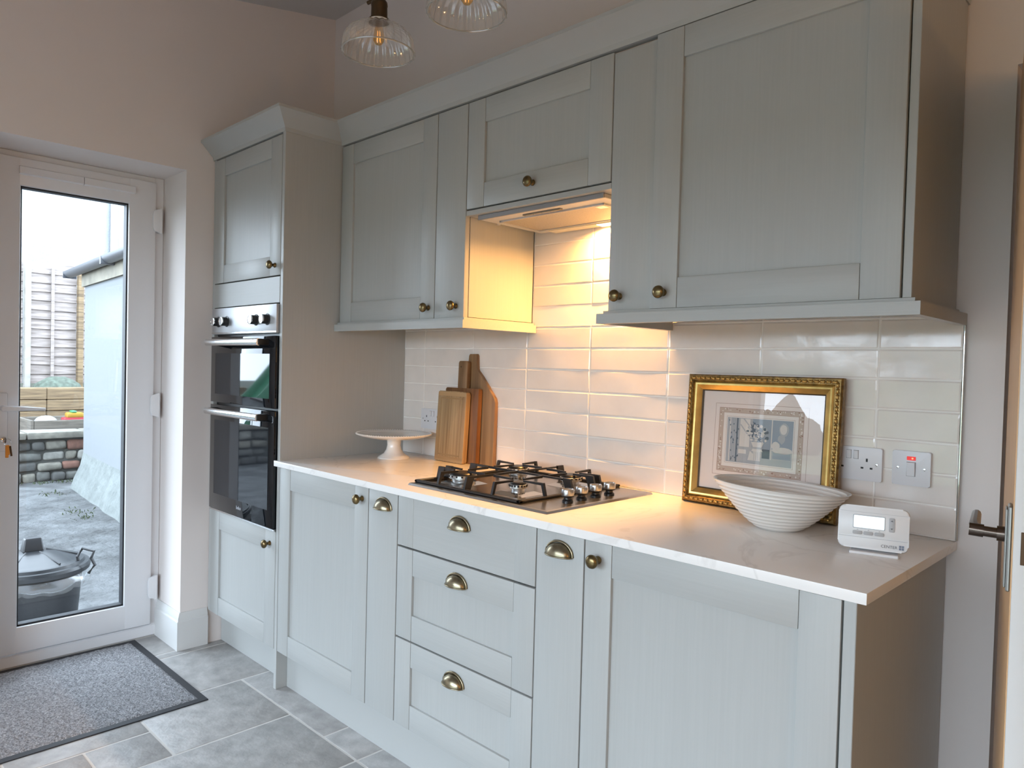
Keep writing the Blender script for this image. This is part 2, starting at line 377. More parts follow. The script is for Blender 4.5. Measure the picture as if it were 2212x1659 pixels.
# inner door in the back right doorway, hinged on the left jamb and swung open into the kitchen
L0 = Vector((2.4275, -0.740)); d = (Vector((2.2835, 0.004)) - L0).normalized()          # L0: latch arris of the left face; d: along the leaf to the hinge
M2 = Matrix.Translation((L0.x, L0.y, 0)) @ Matrix.Rotation(math.atan2(d.y, d.x), 4, 'Z')     # local x to the hinge, local +y out of the left face
b = B(); b.box(0, 0.755, -0.040, 0.0, 0.008, 2.0, 0.0015, 2); b.xf(M2)
door2 = struct('door_2', b, white_gloss)
door2['label'] = 'inner door standing open at the right edge, tan face and white edge'
b = B(); b.box(0.003, 0.754, -0.002, 0.0015, 0.010, 1.998); b.xf(M2); obj('face_panel', b, oakdoor, door2, label='warm tan door face')
nick = mat('satin_nickel', (0.36, 0.36, 0.34), 0.35, 0.9); dnick = mat('dark_nickel', (0.12, 0.095, 0.08), 0.25, 1.0)
b = B(); b.box(0.028, 0.068, 0.001, 0.007, 0.985, 1.114, 0.002); b.box(0.032, 0.064, 0.007, 0.010, 0.989, 1.110, 0.002); b.xf(M2); hp = obj('handle_plate', b, nick, door2)
b = B(); b.tube([(0.048, 0.009, 1.068), (0.048, 0.020, 1.068)], 0.0115, 14); b.tube([(0.048, 0.018, 1.068), (0.048, 0.042, 1.069)], 0.0080, 14); b.tube([(0.048, 0.037, 1.069), (0.048, 0.056, 1.070)], 0.0100, 14)
b.tube([(0.048, 0.047, 1.071), (0.072, 0.049, 1.074), (0.160, 0.048, 1.077)], [0.0080, 0.0080, 0.007], 10); b.xf(M2); obj('lever', b, dnick, hp, label='dark nickel lever')
b = B(); b.box(-0.0012, 0.001, -0.031, -0.009, 1.034, 1.082, 0.0005); b.xf(M2); obj('latch_plate', b, bronze, door2, label='bronze latch plate')
b = B(); b.box(3.06, 3.10, 0.0, 0.38, 0.0, 2.029, 0.002); struct('trim_1', b, white_gloss)

# ------------------------------------------------------------------ glazed wall tiles (uneven handmade face)
b = B(); b.box(0.0, 2.190, -0.0109, 0.001, 0.9105, 1.462); b.box(0.779, 1.390, -0.0109, 0.001, 1.462, 1.812)
obj('grout_bed', b, grout_w, wall_back, smooth=0)
cols = [0.0, 0.145, 0.4554, 0.757, 1.0597, 1.375, 1.685, 2.0013, 2.191]
rowz = [0.911] + [0.91 + 0.0796 + k * 0.0768 for k in range(0, 12)]
def wall_tile(x0, x1, z0, z1):
    g = 0.0016; x0 += g; x1 -= g; z0 += g; z1 -= g
    ns = max(2, int((x1 - x0) / 0.04)); us = [0, 0.0035 / (x1 - x0)] + [k_ / ns for k_ in range(1, ns)] + [1 - 0.0035 / (x1 - x0), 1]; vs_ = [0, 0.0035 / (z1 - z0), 0.27, 0.5, 0.73, 1 - 0.0035 / (z1 - z0), 1]; nx = len(us) - 1; nz = 6; s0 = random.random() * 50
    t1 = random.uniform(-0.0012, 0.0012); t2 = random.uniform(-0.00015, 0.00015)
    b = B(); V = []
    for i in range(nx + 1):
        row = []
        for j in range(nz + 1):
            u = us[i]; v = vs_[j]
            px = x0 + (x1 - x0) * u; pz = z0 + (z1 - z0) * v
            q = Vector((px * 8, pz * 11, s0))
            y = -0.0125 + noise.noise(q) * 0.0017 + t1 * (u - 0.5) + t2 * (v - 0.5) * 2
            ed = (i in (0, nx)) + (j in (0, nz))
            if ed: y += 0.0011
            if j in (0, nz): pz += noise.noise(Vector((px * 14, j * 7.3, s0))) * 0.0014
            if i in (0, nx): px += noise.noise(Vector((i * 3.1, pz * 14, s0 + 9))) * 0.0008
            row.append(b.bm.verts.new((px, y, pz)))
        V.append(row)
    for i in range(nx):
        for j in range(nz): b.bm.faces.new((V[i][j], V[i + 1][j], V[i + 1][j + 1], V[i][j + 1]))
    rim = [V[i][0] for i in range(nx + 1)] + [V[nx][j] for j in range(1, nz + 1)] + [V[i][nz] for i in range(nx - 1, -1, -1)] + [V[0][j] for j in range(nz - 1, 0, -1)]
    back = [b.bm.verts.new((v.co.x, -0.007, v.co.z)) for v in rim]
    for k in range(len(rim)): b.bm.faces.new((rim[k], back[k], back[(k + 1) % len(rim)], rim[(k + 1) % len(rim)]))
    obj('tile', b, tilem, wall_back, smooth=12)
for r in range(len(rowz) - 1):
    for c in range(len(cols) - 1):
        z0, z1 = rowz[r], rowz[r + 1]; x0, x1 = cols[c], cols[c + 1]
        if z0 > 1.452:
            if x1 < 0.80 or x0 > 1.37: continue
            x0 = max(x0, 0.781); x1 = min(x1, 1.389); z1 = min(z1, 1.811)
            if z1 - z0 < 0.01: continue
        else: z1 = min(z1, 1.459)
        wall_tile(x0, x1, z0, z1)
b = B(); b.box(2.191, 2.1945, -0.0125, 0.0, 0.911, 1.431, 0.0008); obj('edge_trim', b, chrome, wall_back, label='thin pale metal tile trim')

# ------------------------------------------------------------------ kitchen units
def knob(x, yf, z, parent):
    b = B(); b.lathe([(0.0, 0.0), (0.0095, 0.0), (0.010, 0.003), (0.0065, 0.006), (0.0058, 0.013), (0.010, 0.0165), (0.0155, 0.021), (0.0172, 0.026), (0.0155, 0.031), (0.0105, 0.0345), (0.004, 0.036), (0.0, 0.0362)], (x, yf, z), '-y', 24)
    return obj('knob', b, brass, parent, smooth=60)
def cup(x, yf, z, parent):
    hw, h, dd = 0.046, 0.036, 0.024
    b = B(); n, m = 20, 8
    def grid(hw, h, dd):
        V = [[b.bm.verts.new((x - hw * math.cos(PI * i / n), yf - 0.003 - dd * math.sin(PI * i / n) * math.sin(PI / 2 * j / m), z + h * math.sin(PI * i / n) * math.cos(PI / 2 * j / m))) for j in range(m + 1)] for i in range(n + 1)]
        for i in range(n):
            for j in range(m):
                try: b.bm.faces.new((V[i][j], V[i + 1][j], V[i + 1][j + 1], V[i][j + 1]))
                except ValueError: pass
    grid(hw - 0.006, h - 0.006, dd); grid(hw - 0.009, h - 0.009, dd - 0.003)
    bmesh.ops.remove_doubles(b.bm, verts=b.bm.verts, dist=1e-5)
    b.tube([(x - (hw - 0.002) * math.cos(PI * i / n), yf - 0.002, z + (h - 0.002) * math.sin(PI * i / n)) for i in range(n + 1)], 0.0034, 8)
    b.tube([(x - (hw - 0.004) * math.cos(PI * i / n), yf - 0.003 - dd * math.sin(PI * i / n), z - 0.001) for i in range(n + 1)], 0.0022, 8)
    return obj('cup_handle', b, cupm, parent, smooth=50)
DT = 0.020
def shaker(name, parent, x0, x1, z0, z1, yf, st=0.080, rail=0.080, flat=False, stl=None):
    """door front: recessed panel, two stiles, two rails; yf = front face"""
    b = B(); b.box(x0 + st * 0.5, x1 - st * 0.5, yf + (0.009 if not flat else 0.0012), yf + DT, z0 + (rail * 0.5 if not flat else 0), z1 - (rail * 0.5 if not flat else 0), 0.0006)
    dr = obj(name, b, paint_h if flat else paint_v, parent)
    for (a, c) in ((x0, x0 + st), (x1 - st, x1)):
        b = B(); b.box(a, c, yf, yf + DT, z0, z1, 0.0016, 2); obj('stile', b, paint_v, dr)
    if not flat:
        for (a, c) in ((z0, z0 + rail), (z1 - rail, z1)):
            b = B(); b.box(x0 + st + 0.0010, x1 - st - 0.0010, yf + 0.0007, yf + DT, a, c, 0.0014, 2); obj('rail', b, paint_h, dr)
    return dr
def slab(name, parent, x0, x1, z0, z1, yf):
    b = B(); b.box(x0, x1, yf, yf + DT, z0, z1, 0.0014, 2); return obj(name, b, paint_v, parent)
def carcass(parent, x0, x1, y0, z0, z1):
    b = B(); b.box(x0, x1, y0, -0.015, z0, z1); return obj('carcass', b, gapm, parent, smooth=0)

YB = -0.611
# tall oven housing
t = T('tall_cabinet', 'tall grey green oven housing in the corner by the back door', 'cabinet', (-0.33, -0.3, 0))
b = B(); b.box(-0.640, -0.024, -0.585, -0.01, 0.155, 0.628); b.box(-0.640, -0.024, -0.585, -0.01, 1.53, 2.205); b.box(-0.640, -0.624, -0.585, -0.01, 0.62, 1.54); b.box(-0.640, -0.024, -0.06, -0.01, 0.62, 1.54)
obj('carcass', b, gapm, t, smooth=0)
b = B(); b.box(-0.020, 0.0, YB, -0.008, 0.0, 2.200, 0.0012); obj('end_panel', b, paint_v, t)
b = B(); b.box(-0.652, -0.630, YB + 0.003, YB + 0.024, 0.155, 2.200, 0.001); obj('filler_strip', b, paint_v, t)
dr = shaker('door', t, -0.627, -0.024, 1.642, 2.192, YB, st=0.088, rail=0.078); knob(-0.066, YB, 1.682, dr)
b = B(); b.box(-0.627, -0.024, YB, YB + DT, 1.533, 1.637, 0.0012); obj('filler_panel', b, paint_h, t)
dr = shaker('door', t, -0.627, -0.024, 0.156, 0.624, YB, st=0.085, rail=0.080); knob(-0.068, YB, 0.572, dr)
b = B(); b.box(-0.650, -0.022, -0.545, -0.530, 0.0, 0.152, 0.001); obj('plinth', b, paint_s, t)

# base units
b1 = T('base_cabinet', 'leftmost base cabinet with a shaker door and round knob, beside the oven', 'cabinet', (0.306, -0.3, 0), group='base cabinets under the worktop')
carcass(b1, 0.004, 0.610, -0.588, 0.155, 0.886)
dr = shaker('door', b1, 0.004, 0.608, 0.156, 0.884, YB); knob(0.573, YB, 0.845, dr)
b2 = T('base_cabinet', 'narrow pull-out base unit with a cup handle left of the drawers', 'cabinet', (0.6915, -0.3, 0), group='base cabinets under the worktop')
carcass(b2, 0.613, 0.771, -0.588, 0.155, 0.886)
dr = slab('pull_out_front', b2, 0.6125, 0.7705, 0.156, 0.884, YB); cup(0.6965, YB, 0.831, dr)
b3 = T('base_cabinet', 'base unit of three grey green drawers with cup handles under the hob', 'cabinet', (1.0727, -0.3, 0), group='base cabinets under the worktop')
carcass(b3, 0.775, 1.371, -0.588, 0.155, 0.886)
dr = shaker('drawer', b3, 0.775, 1.3705, 0.7285, 0.884, YB, st=0.077, flat=True); cup(1.0705, YB, 0.8305, dr)
dr = shaker('drawer', b3, 0.775, 1.3705, 0.4365, 0.7225, YB, st=0.077, rail=0.0805); cup(1.0640, YB, 0.6625, dr)
dr = shaker('drawer', b3, 0.775, 1.3705, 0.156, 0.4310, YB, st=0.077, rail=0.0775); cup(1.0610, YB, 0.370, dr)
b4 = T('base_cabinet', 'narrow pull-out base unit with a cup handle right of the drawers', 'cabinet', (1.452, -0.3, 0), group='base cabinets under the worktop')
carcass(b4, 1.375, 1.530, -0.588, 0.155, 0.886)
dr = slab('pull_out_front', b4, 1.3745, 1.5300, 0.156, 0.884, YB); cup(1.4525, YB, 0.831, dr)
b5 = T('base_cabinet', 'rightmost base cabinet with a wide shaker door and knob at its left', 'cabinet', (1.84, -0.3, 0), group='base cabinets under the worktop')
carcass(b5, 1.534, 2.145, -0.588, 0.155, 0.886)
dr = shaker('door', b5, 1.5340, 2.1440, 0.156, 0.884, YB, st=0.080, rail=0.078); knob(1.575, YB, 0.842, dr)
b = B(); b.box(2.148, 2.1715, YB, -0.008, 0.0, 0.887, 0.0012)
tag(obj('end_panel', b, paint_v), 'grey green end panel closing the right end of the base units', 'panel')
b = B(); b.box(0.001, 2.147, -0.564, -0.548, 0.0, 0.152, 0.001)
tag(obj('plinth', b, paint_s), 'long grey green kickboard under the row of base units', 'kickboard')

# worktop
b = B(); b.prism([(-0.0215, -0.6125), (-0.0215, -0.6245), (2.192, -0.6245), (2.192, -0.001), (0.0015, -0.001), (0.0015, -0.6125)], 'z', 0.888, 0.910, 0.0012)
tag(obj('worktop', b, quartz), 'white veined stone worktop along the back wall', 'worktop')

# wall units
YU = -0.357
u = T('wall_cabinet', 'leftmost wall cabinet with a shaker door, next to the tall unit', 'cabinet', (0.31, -0.18, 1.467), group='wall cabinets')
carcass(u, 0.002, 0.619, -0.334, 1.470, 2.196)
dr = shaker('door', u, 0.006, 0.6185, 1.468, 2.192, YU); knob(0.588, YU, 1.507, dr)
u = T('wall_cabinet', 'narrow plain wall cabinet left of the lit hob recess', 'cabinet', (0.70, -0.18, 1.467), group='wall cabinets')
b = B(); b.box(0.622, 0.7775, -0.334, -0.013, 1.470, 2.196, 0.0008); obj('carcass', b, paint_v, u)
dr = slab('door', u, 0.6225, 0.7775, 1.468, 2.192, YU); knob(0.738, YU, 1.508, dr)
u = T('wall_cabinet', 'short bridging wall cabinet above the extractor hood', 'cabinet', (1.084, -0.18, 1.83), group='wall cabinets')
b = B(); b.box(0.780, 1.389, -0.334, -0.014, 1.832, 2.196); obj('carcass', b, gapm, u, smooth=0)
b = B(); b.box(0.780, 1.3885, YU + 0.001, -0.014, 1.812, 1.8285, 0.0008); obj('base_board', b, paint_h, u)
dr = shaker('door', u, 0.7815, 1.3865, 1.8335, 2.192, YU, st=0.082, rail=0.079); knob(1.087, YU, 1.876, dr)
u = T('wall_cabinet', 'narrow plain wall cabinet right of the lit hob recess', 'cabinet', (1.46, -0.18, 1.467), group='wall cabinets')
b = B(); b.box(1.3915, 1.532, -0.334, -0.013, 1.470, 2.196, 0.0008); obj('carcass', b, paint_v, u)
dr = slab('door', u, 1.3905, 1.5325, 1.468, 2.186, YU); knob(1.429, YU, 1.507, dr)
u = T('wall_cabinet', 'rightmost wall cabinet with the widest shaker door', 'cabinet', (1.85, -0.18, 1.467), group='wall cabinets')
carcass(u, 1.536, 2.150, -0.334, 1.470, 2.196)
dr = shaker('door', u, 1.5345, 2.1505, 1.468, 2.194, YU - 0.008, st=0.081, rail=0.079); knob(1.577, YU - 0.008, 1.509, dr)
b = B(); b.box(2.1535, 2.1715, YU - 0.002, -0.008, 1.468, 2.198, 0.001)
tag(obj('end_panel', b, paint_v), 'grey green end panel closing the right end of the wall cabinets', 'panel')
PP = [(-0.022, 1.431), (0.0, 1.431), (0.0, 1.459), (-0.022, 1.459)]
b = B(); b.sweep(PP, [(0.002, -0.380), (0.8015, -0.380), (0.8015, -0.014)], side=1)
b.box(0.002, 0.790, -0.365, -0.014, 1.4595, 1.4675)
tag(obj('light_pelmet', b, paint_h, smooth=20), 'light pelmet under the left pair of wall cabinets', 'pelmet')
b = B(); b.sweep(PP, [(1.367, -0.014), (1.367, -0.380), (2.1945, -0.380), (2.1945, -0.002)], side=1)
b.box(1.380, 2.180, -0.365, -0.014, 1.4595, 1.4675)
tag(obj('light_pelmet', b, paint_h, smooth=20), 'light pelmet under the right pair of wall cabinets', 'pelmet')
CP = [(-0.02, 2.198), (0.003, 2.198), (0.006, 2.212), (0.054, 2.262), (0.061, 2.266), (0.061, 2.277), (-0.02, 2.277)]
b = B(); b.sweep(CP, [(-0.653, YB), (0.0, YB), (0.0, YU - 0.003)], side=1)
tag(obj('cornice', b, paint_s, smooth=20), 'short cornice capping the tall oven housing', 'cornice')
b = B(); b.sweep(CP, [(0.001, YU - 0.001), (2.1715, YU - 0.001), (2.1715, -0.002)], side=1)
tag(obj('cornice', b, paint_s, smooth=20), 'long cornice running above the wall cabinets', 'cornice')

# built-in double oven
ov = T('double_oven', 'built-in double oven with black glass doors and steel control panel', 'oven', (-0.323, -0.3, 0.63))
b = B(); b.box(-0.620, -0.026, -0.595, -0.07, 0.634, 1.528); obj('body', b, blackm, ov, smooth=0)
b = B(); b.box(-0.620, -0.026, -0.622, -0.600, 1.413, 1.528, 0.002, 2); cp = obj('control_panel', b, steel, ov)
b = B(); b.box(-0.620, -0.026, -0.6235, -0.6215, 1.416, 1.421); obj('trim_line', b, chrome, cp)
for (kx, kz) in ((-0.553, 1.468), (-0.470, 1.468), (-0.196, 1.468), (-0.100, 1.468)):
    b = B(); b.lathe([(0.0235, 0.0), (0.0235, 0.002), (0.019, 0.004), (0.019, 0.026), (0.0175, 0.028)], (kx, -0.622, kz), '-y', 24, cap=True)
    kn = obj('control_knob', b, blackm, ov, label='black knob with a pale cap')
    b = B(); b.lathe([(0.0192, 0.024), (0.0192, 0.029), (0.0165, 0.0295), (0.016, 0.0285), (0.0, 0.0285)], (kx, -0.622, kz), '-y', 24); obj('knob_cap', b, chrome, kn)
    b = B()
    for a in range(5):
        q = -2.2 + a * 1.1; b.box(kx + 0.027 * math.sin(q) - 0.0009, kx + 0.027 * math.sin(q) + 0.0009, -0.6224, -0.6218, kz + 0.027 * math.cos(q) - 0.0012, kz + 0.027 * math.cos(q) + 0.0012)
    obj('dial_marks', b, blackm, cp, smooth=0, kind='stuff')
for (z0, z1, wz0, wz1) in ((1.113, 1.402, 1.150, 1.330), (0.636, 1.102, 0.705, 1.035)):
    b = B(); b.box(-0.620, -0.026, -0.624, -0.600, z0, z1, 0.002, 2); od = obj('oven_door', b, blackgloss, ov)
    b = B(); b.box(-0.575, -0.072, -0.6244, -0.6238, wz0, wz1); obj('inner_window', b, ovenwin, od, smooth=0)
    hz = z1 - 0.026
    b = B(); b.tube([(-0.570, -0.668, hz), (-0.082, -0.668, hz)], 0.0085, 14, r2=0.0145)
    hd = obj('handle', b, chrome, od)
    for hx in (-0.570, -0.104):
        b = B(); b.box(hx, hx + 0.024, -0.672, -0.622, hz - 0.013, hz + 0.013, 0.003); obj('handle_bracket', b, blackm, od)
b = B(); b.box(-0.622, -0.025, -0.620, -0.600, 0.6265, 0.6345, 0.001); obj('bottom_trim', b, chrome, ov)
tb = text_mesh('beko', 0.022); tb.xf(Matrix.Translation((-0.345, -0.6246, 0.668)) @ Matrix.Rotation(PI / 2, 4, 'X')); obj('logo', tb, mat('logo_grey', (0.45, 0.46, 0.5), 0.4), ov, smooth=0)

# extractor hood with lit diffuser
h = T('extractor_hood', 'slim extractor hood lit from below over the hob', 'extractor hood', (1.08, -0.17, 1.79))
b = B(); b.box(0.818, 1.345, -0.330, -0.018, 1.7985, 1.8115, 0.001); obj('body', b, mat('hood_white', (0.62, 0.60, 0.56), 0.4), h)
b = B(); b.box(0.816, 1.347, -0.336, -0.3295, 1.7965, 1.8118, 0.001); obj('fascia', b, mat('hood_grey', (0.33, 0.33, 0.34), 0.4, 0.6), h)
b = B(); b.box(0.995, 1.155, -0.305, -0.290, 1.7945, 1.7988, 0.001); sw = obj('switch_bar', b, mat('hood_switch', (0.16, 0.14, 0.11), 0.4), h)
for i in range(4):
    b = B(); b.box(1.003 + i * 0.037, 1.035 + i * 0.037, -0.301, -0.295, 1.793, 1.7952, 0.0005); obj('switch', b, mat('hood_button', (0.45, 0.38, 0.28), 0.4), sw)
b = B(); b.box(0.864, 1.300, -0.272, -0.078, 1.7955, 1.7992, 0.0015); fl = obj('grease_filter', b, mat('filter_mesh', (0.46, 0.42, 0.36), 0.45, 0.4, var=0.3, vscale=400), h)
b = B(); b.box(0.862, 1.302, -0.276, -0.272, 1.793, 1.799); b.box(0.860, 0.864, -0.276, -0.074, 1.793, 1.799); b.box(1.300, 1.304, -0.276, -0.074, 1.793, 1.799); b.box(0.862, 1.302, -0.078, -0.074, 1.793, 1.799); obj('filter_rim', b, steel, fl)
b = B(); b.box(1.26, 1.292, -0.265, -0.235, 1.793, 1.797, 0.001); obj('filter_catch', b, chrome, fl)
b = B(); b.box(0.895, 1.300, -0.066, -0.024, 1.790, 1.799, 0.002); df = obj('light_diffuser', b, mat('diffuser_plastic', (0.75, 0.68, 0.52), 0.4), h)
b = B(); b.box(1.110, 1.290, -0.062, -0.028, 1.7885, 1.7905); obj('lamp_window', b, mat('hood_lamp_glow', (1, 0.8, 0.5), 0.5, emit=(1.0, 0.66, 0.28), estr=14), df)
b = B(); b.lathe([(0.0, -0.006), (0.006, -0.006), (0.007, 0.006), (0.0, 0.006)], (0.800, -0.22, 1.806), 'z', 10); obj('fixing_peg', b, plastic_w, h)
lamp('hood_lamp', 'AREA', (1.20, -0.046, 1.787), 19, (1.0, 0.48, 0.13), shape='RECTANGLE', size=0.19, size_y=0.035, spread=math.radians(168))

# ------------------------------------------------------------------ hob
hb = T('gas_hob', 'four-burner steel gas hob with black pan supports set in the worktop', 'hob', (1.06, -0.3, 0.91))
b = B()
X0, X1, Y0, Y1 = 0.752, 1.358, -0.557, -0.052
o1 = [(X0, Y0), (X1, Y0), (X1, Y1), (X0, Y1)]
r0 = [b.bm.verts.new((x, y, 0.9102)) for x, y in o1]; r1 = [b.bm.verts.new((x + (0.003 if x < 1 else -0.003), y + (0.003 if y < -0.3 else -0.003), 0.9165)) for x, y in o1]; r2 = [b.bm.verts.new((x + (0.010 if x < 1 else -0.010), y + (0.010 if y < -0.3 else -0.010), 0.9180)) for x, y in o1]
for a, c in ((r0, r1), (r1, r2)):
    for i in range(4): b.bm.faces.new((a[i], a[(i + 1) % 4], c[(i + 1) % 4], c[i]))
b.bm.faces.new(r2)
obj('hob_plate', b, steel_hob, hb, smooth=0)
burn = [(0.872, -0.425, 0.046), (1.118, -0.420, 0.026), (0.872, -0.165, 0.036), (1.118, -0.170, 0.036)]
for (bx, by, br) in burn:
    b = B(); s = 0.058
    lo = [b.bm.verts.new((bx + dx * s, by + dy * s, 0.9182)) for dx, dy in ((-1, -1), (1, -1), (1, 1), (-1, 1))]
    hi = [b.bm.verts.new((bx + dx * s * 0.62, by + dy * s * 0.62, 0.9265)) for dx, dy in ((-1, -1), (1, -1), (1, 1), (-1, 1))]
    for i in range(4): b.bm.faces.new((lo[i], lo[(i + 1) % 4], hi[(i + 1) % 4], hi[i]))
    b.bm.faces.new(hi)
    bn = obj('burner', b, chrome, hb, smooth=0)
    b = B(); b.lathe([(br * 0.75, 0.926), (br * 0.8, 0.934), (br, 0.936), (br, 0.946), (br * 0.92, 0.948)], (bx, by, 0), 'z', 28, cap=True); obj('burner_ring', b, mat('burner_alloy', (0.55, 0.55, 0.54), 0.35, 0.9), bn)
    b = B()
    for i in range(16):
        a = 2 * PI * i / 16; b.box(bx + br * math.cos(a) - 0.0022, bx + br * math.cos(a) + 0.0022, by + br * math.sin(a) - 0.0022, by + br * math.sin(a) + 0.0022, 0.941, 0.9462)
    obj('flame_ports', b, blackm, bn, smooth=0)
    b = B(); b.lathe([(br * 0.93, 0.9475), (br * 0.95, 0.951), (br * 0.85, 0.955), (br * 0.3, 0.956), (0.0, 0.956)], (bx, by, 0), 'z', 28); obj('burner_cap', b, blackm, bn)
# pan support: enamel rim, wedge lugs and fingers
gx0, gx1, gyy0, gyy1 = 0.758, 1.236, -0.536, -0.058
b = B(); zr = 0.9225
b.box(gx0, gx1, gyy0, gyy0 + 0.014, 0.9185, 0.9265, 0.002); b.box(gx0, gx1, gyy1 - 0.014, gyy1, 0.9185, 0.9265, 0.002); b.box(gx0, gx0 + 0.014, gyy0, gyy1, 0.9185, 0.9265, 0.002); b.box(gx1 - 0.014, gx1, gyy0, gyy1, 0.9185, 0.9265, 0.002)
ps = obj('pan_support', b, blackm, hb, label='black enamelled pan support frame')
zt = 0.964
def finger(p0, d, L, lug=True, wdt=0.0042, wide=False):
    """lug rising from the rim at p0, bar running along d for L at the top"""
    d = Vector((d[0], d[1], 0)).normalized(); n = Vector((-d.y, d.x, 0)); p0 = Vector((p0[0], p0[1], 0))
    b = B()
    if lug:
        w0, w1 = (0.028, 0.042) if wide else (0.011, 0.021)
        pts = [(p0 + d * 0.002, 0.923), (p0 + d * w0, 0.923), (p0 + d * w1, zt - 0.007), (p0 + d * w1, zt), (p0 + d * 0.013, zt)]
        va = [b.bm.verts.new((q.x - n.x * wdt, q.y - n.y * wdt, z)) for q, z in pts]; vb = [b.bm.verts.new((q.x + n.x * wdt, q.y + n.y * wdt, z)) for q, z in pts]
        b.bm.faces.new(va); b.bm.faces.new(vb[::-1])
        for i in range(5): b.bm.faces.new((va[i], vb[i], vb[(i + 1) % 5], va[(i + 1) % 5]))
    a = p0 + d * 0.016; e = p0 + d * L
    pts = [(a, zt), (e, zt - 0.002), (e, zt - 0.007), (a, zt - 0.008)]
    va = [b.bm.verts.new((q.x - n.x * 0.0035, q.y - n.y * 0.0035, z)) for q, z in pts]; vb = [b.bm.verts.new((q.x + n.x * 0.0035, q.y + n.y * 0.0035, z)) for q, z in pts]
    b.bm.faces.new(va); b.bm.faces.new(vb[::-1])
    for i in range(4): b.bm.faces.new((va[i], vb[i], vb[(i + 1) % 4], va[(i + 1) % 4]))
    obj('support_finger', b, blackm, ps, smooth=0)
cx, cy = (gx0 + gx1) / 2, (gyy0 + gyy1) / 2
finger((gx0, cy), (1, 0), gx1 - gx0 - 0.016, wide=True); finger((gx1, cy), (-1, 0), 0.05, wide=True)
finger((cx, gyy0), (0, 1), gyy1 - gyy0 - 0.016, wide=True); finger((cx, gyy1), (0, -1), 0.05, wide=True)
for (bx, by, br) in burn:
    sx = -1 if bx < cx else 1; sy = -1 if by < cy else 1
    ox = gx0 if sx < 0 else gx1; oy = gyy0 if sy < 0 else gyy1
    for dv in ((-0.016, 0.016) if sx * sy > 0 else (0.0,)): finger((ox, by + dv), (-sx, 0), abs(ox - bx) - 0.024, wide=(sx * sy > 0))
    finger((bx, oy), (0, -sy), abs(oy - by) - 0.024)
    for (p0, d, L) in (((cx, by), (sx, 0), abs(cx - bx) - 0.024), ((bx, cy), (0, sy), abs(cy - by) - 0.024)): finger(p0, d, L, lug=False)
for (kx, ky) in ((1.300, -0.402), (1.298, -0.336), (1.297, -0.268), (1.301, -0.205)):
    b = B(); b.lathe([(0.016, 0.918), (0.016, 0.922), (0.0115, 0.926), (0.0115, 0.931), (0.0185, 0.934), (0.0195, 0.937)], (kx, ky, 0), 'z', 24, cap=True); kn = obj('control_knob', b, blackm, hb, label='steel knob on a black base')
    b = B(); b.lathe([(0.0183, 0.936), (0.0190, 0.938), (0.0190, 0.953), (0.0180, 0.955), (0.0160, 0.955), (0.0150, 0.9525), (0.0, 0.9525)], (kx, ky, 0), 'z', 28); obj('knob_cap', b, mat('knob_satin_steel', (0.45, 0.45, 0.45), 0.3, 1.0), kn)

# ------------------------------------------------------------------ things on the worktop
ZW = 0.910
ck = T('cake_stand', 'white pedestal cake stand with a beaded rim in the worktop corner', 'cake stand', (0.172, -0.188, ZW))
b = B(); b.lathe([(0.0, 0.0), (0.066, 0.0), (0.067, 0.004), (0.060, 0.009), (0.042, 0.020), (0.032, 0.036), (0.028, 0.055), (0.030, 0.075), (0.038, 0.086), (0.0, 0.087)], (0, 0, 0), 'z', 40); obj('pedestal', b, ceramic, ck, world=False, smooth=50)
b = B(); b.lathe([(0.0, 0.082), (0.090, 0.082), (0.110, 0.085), (0.140, 0.093), (0.156, 0.099), (0.158, 0.102), (0.155, 0.104), (0.140, 0.101), (0.120, 0.097), (0.0, 0.097)], (0, 0, 0), 'z', 56); obj('plate', b, ceramic, ck, world=False, smooth=50)
b = B()
for i in range(96):
    a = 2 * PI * i / 96; bmesh.ops.create_icosphere(b.bm, subdivisions=1, radius=0.0036, matrix=Matrix.Translation((0.1555 * math.cos(a), 0.1555 * math.sin(a), 0.1025)))
obj('beaded_rim', b, ceramic, ck, world=False, kind='stuff')

wd1 = wood('pale_board_wood', (0.42, 0.285, 0.15), (0.22, 0.13, 0.06), (75, 75, 2.5))
wd2 = wood('dark_board_wood', (0.24, 0.11, 0.04), (0.12, 0.05, 0.018), (50, 50, 3))
wd3 = wood('mid_board_wood', (0.32, 0.19, 0.09), (0.13, 0.07, 0.033), (42, 42, 2))
def rounded(x0, x1, z0, z1, r, n=5):
    out = []
    for (cx_, cz_, a0) in ((x1 - r, z0 + r, -PI / 2), (x1 - r, z1 - r, 0), (x0 + r, z1 - r, PI / 2), (x0 + r, z0 + r, PI)):
        for i in range(n + 1): a = a0 + PI / 2 * i / n; out.append((cx_ + r * math.cos(a), cz_ + r * math.sin(a)))
    return out
cb = T('chopping_board', 'frontmost rectangular chopping board with a juice groove', 'chopping board', (0.408, -0.082, ZW), (-0.055, 0, -0.02), group='chopping boards leaning on the tiles')
b = B(); b.prism(rounded(-0.088, 0.088, 0.0, 0.288, 0.010), 'y', -0.011, 0.011, 0.002); bd = obj('board', b, wd1, cb, world=False)
gm = mat('groove_shadow_wood', (0.30, 0.19, 0.09), 0.6)
b = B()
for (x0, x1, z0, z1) in ((-0.068, 0.068, 0.256, 0.262), (-0.068, 0.068, 0.026, 0.032), (-0.068, -0.063, 0.026, 0.262), (0.063, 0.068, 0.026, 0.262)): b.box(x0, x1, -0.0113, -0.0105, z0, z1)
obj('juice_groove', b, gm, bd, world=False, smooth=0)
wde = wood('pale_board_end_grain', (0.43, 0.285, 0.145), (0.30, 0.175, 0.08), (3, 55, 55))
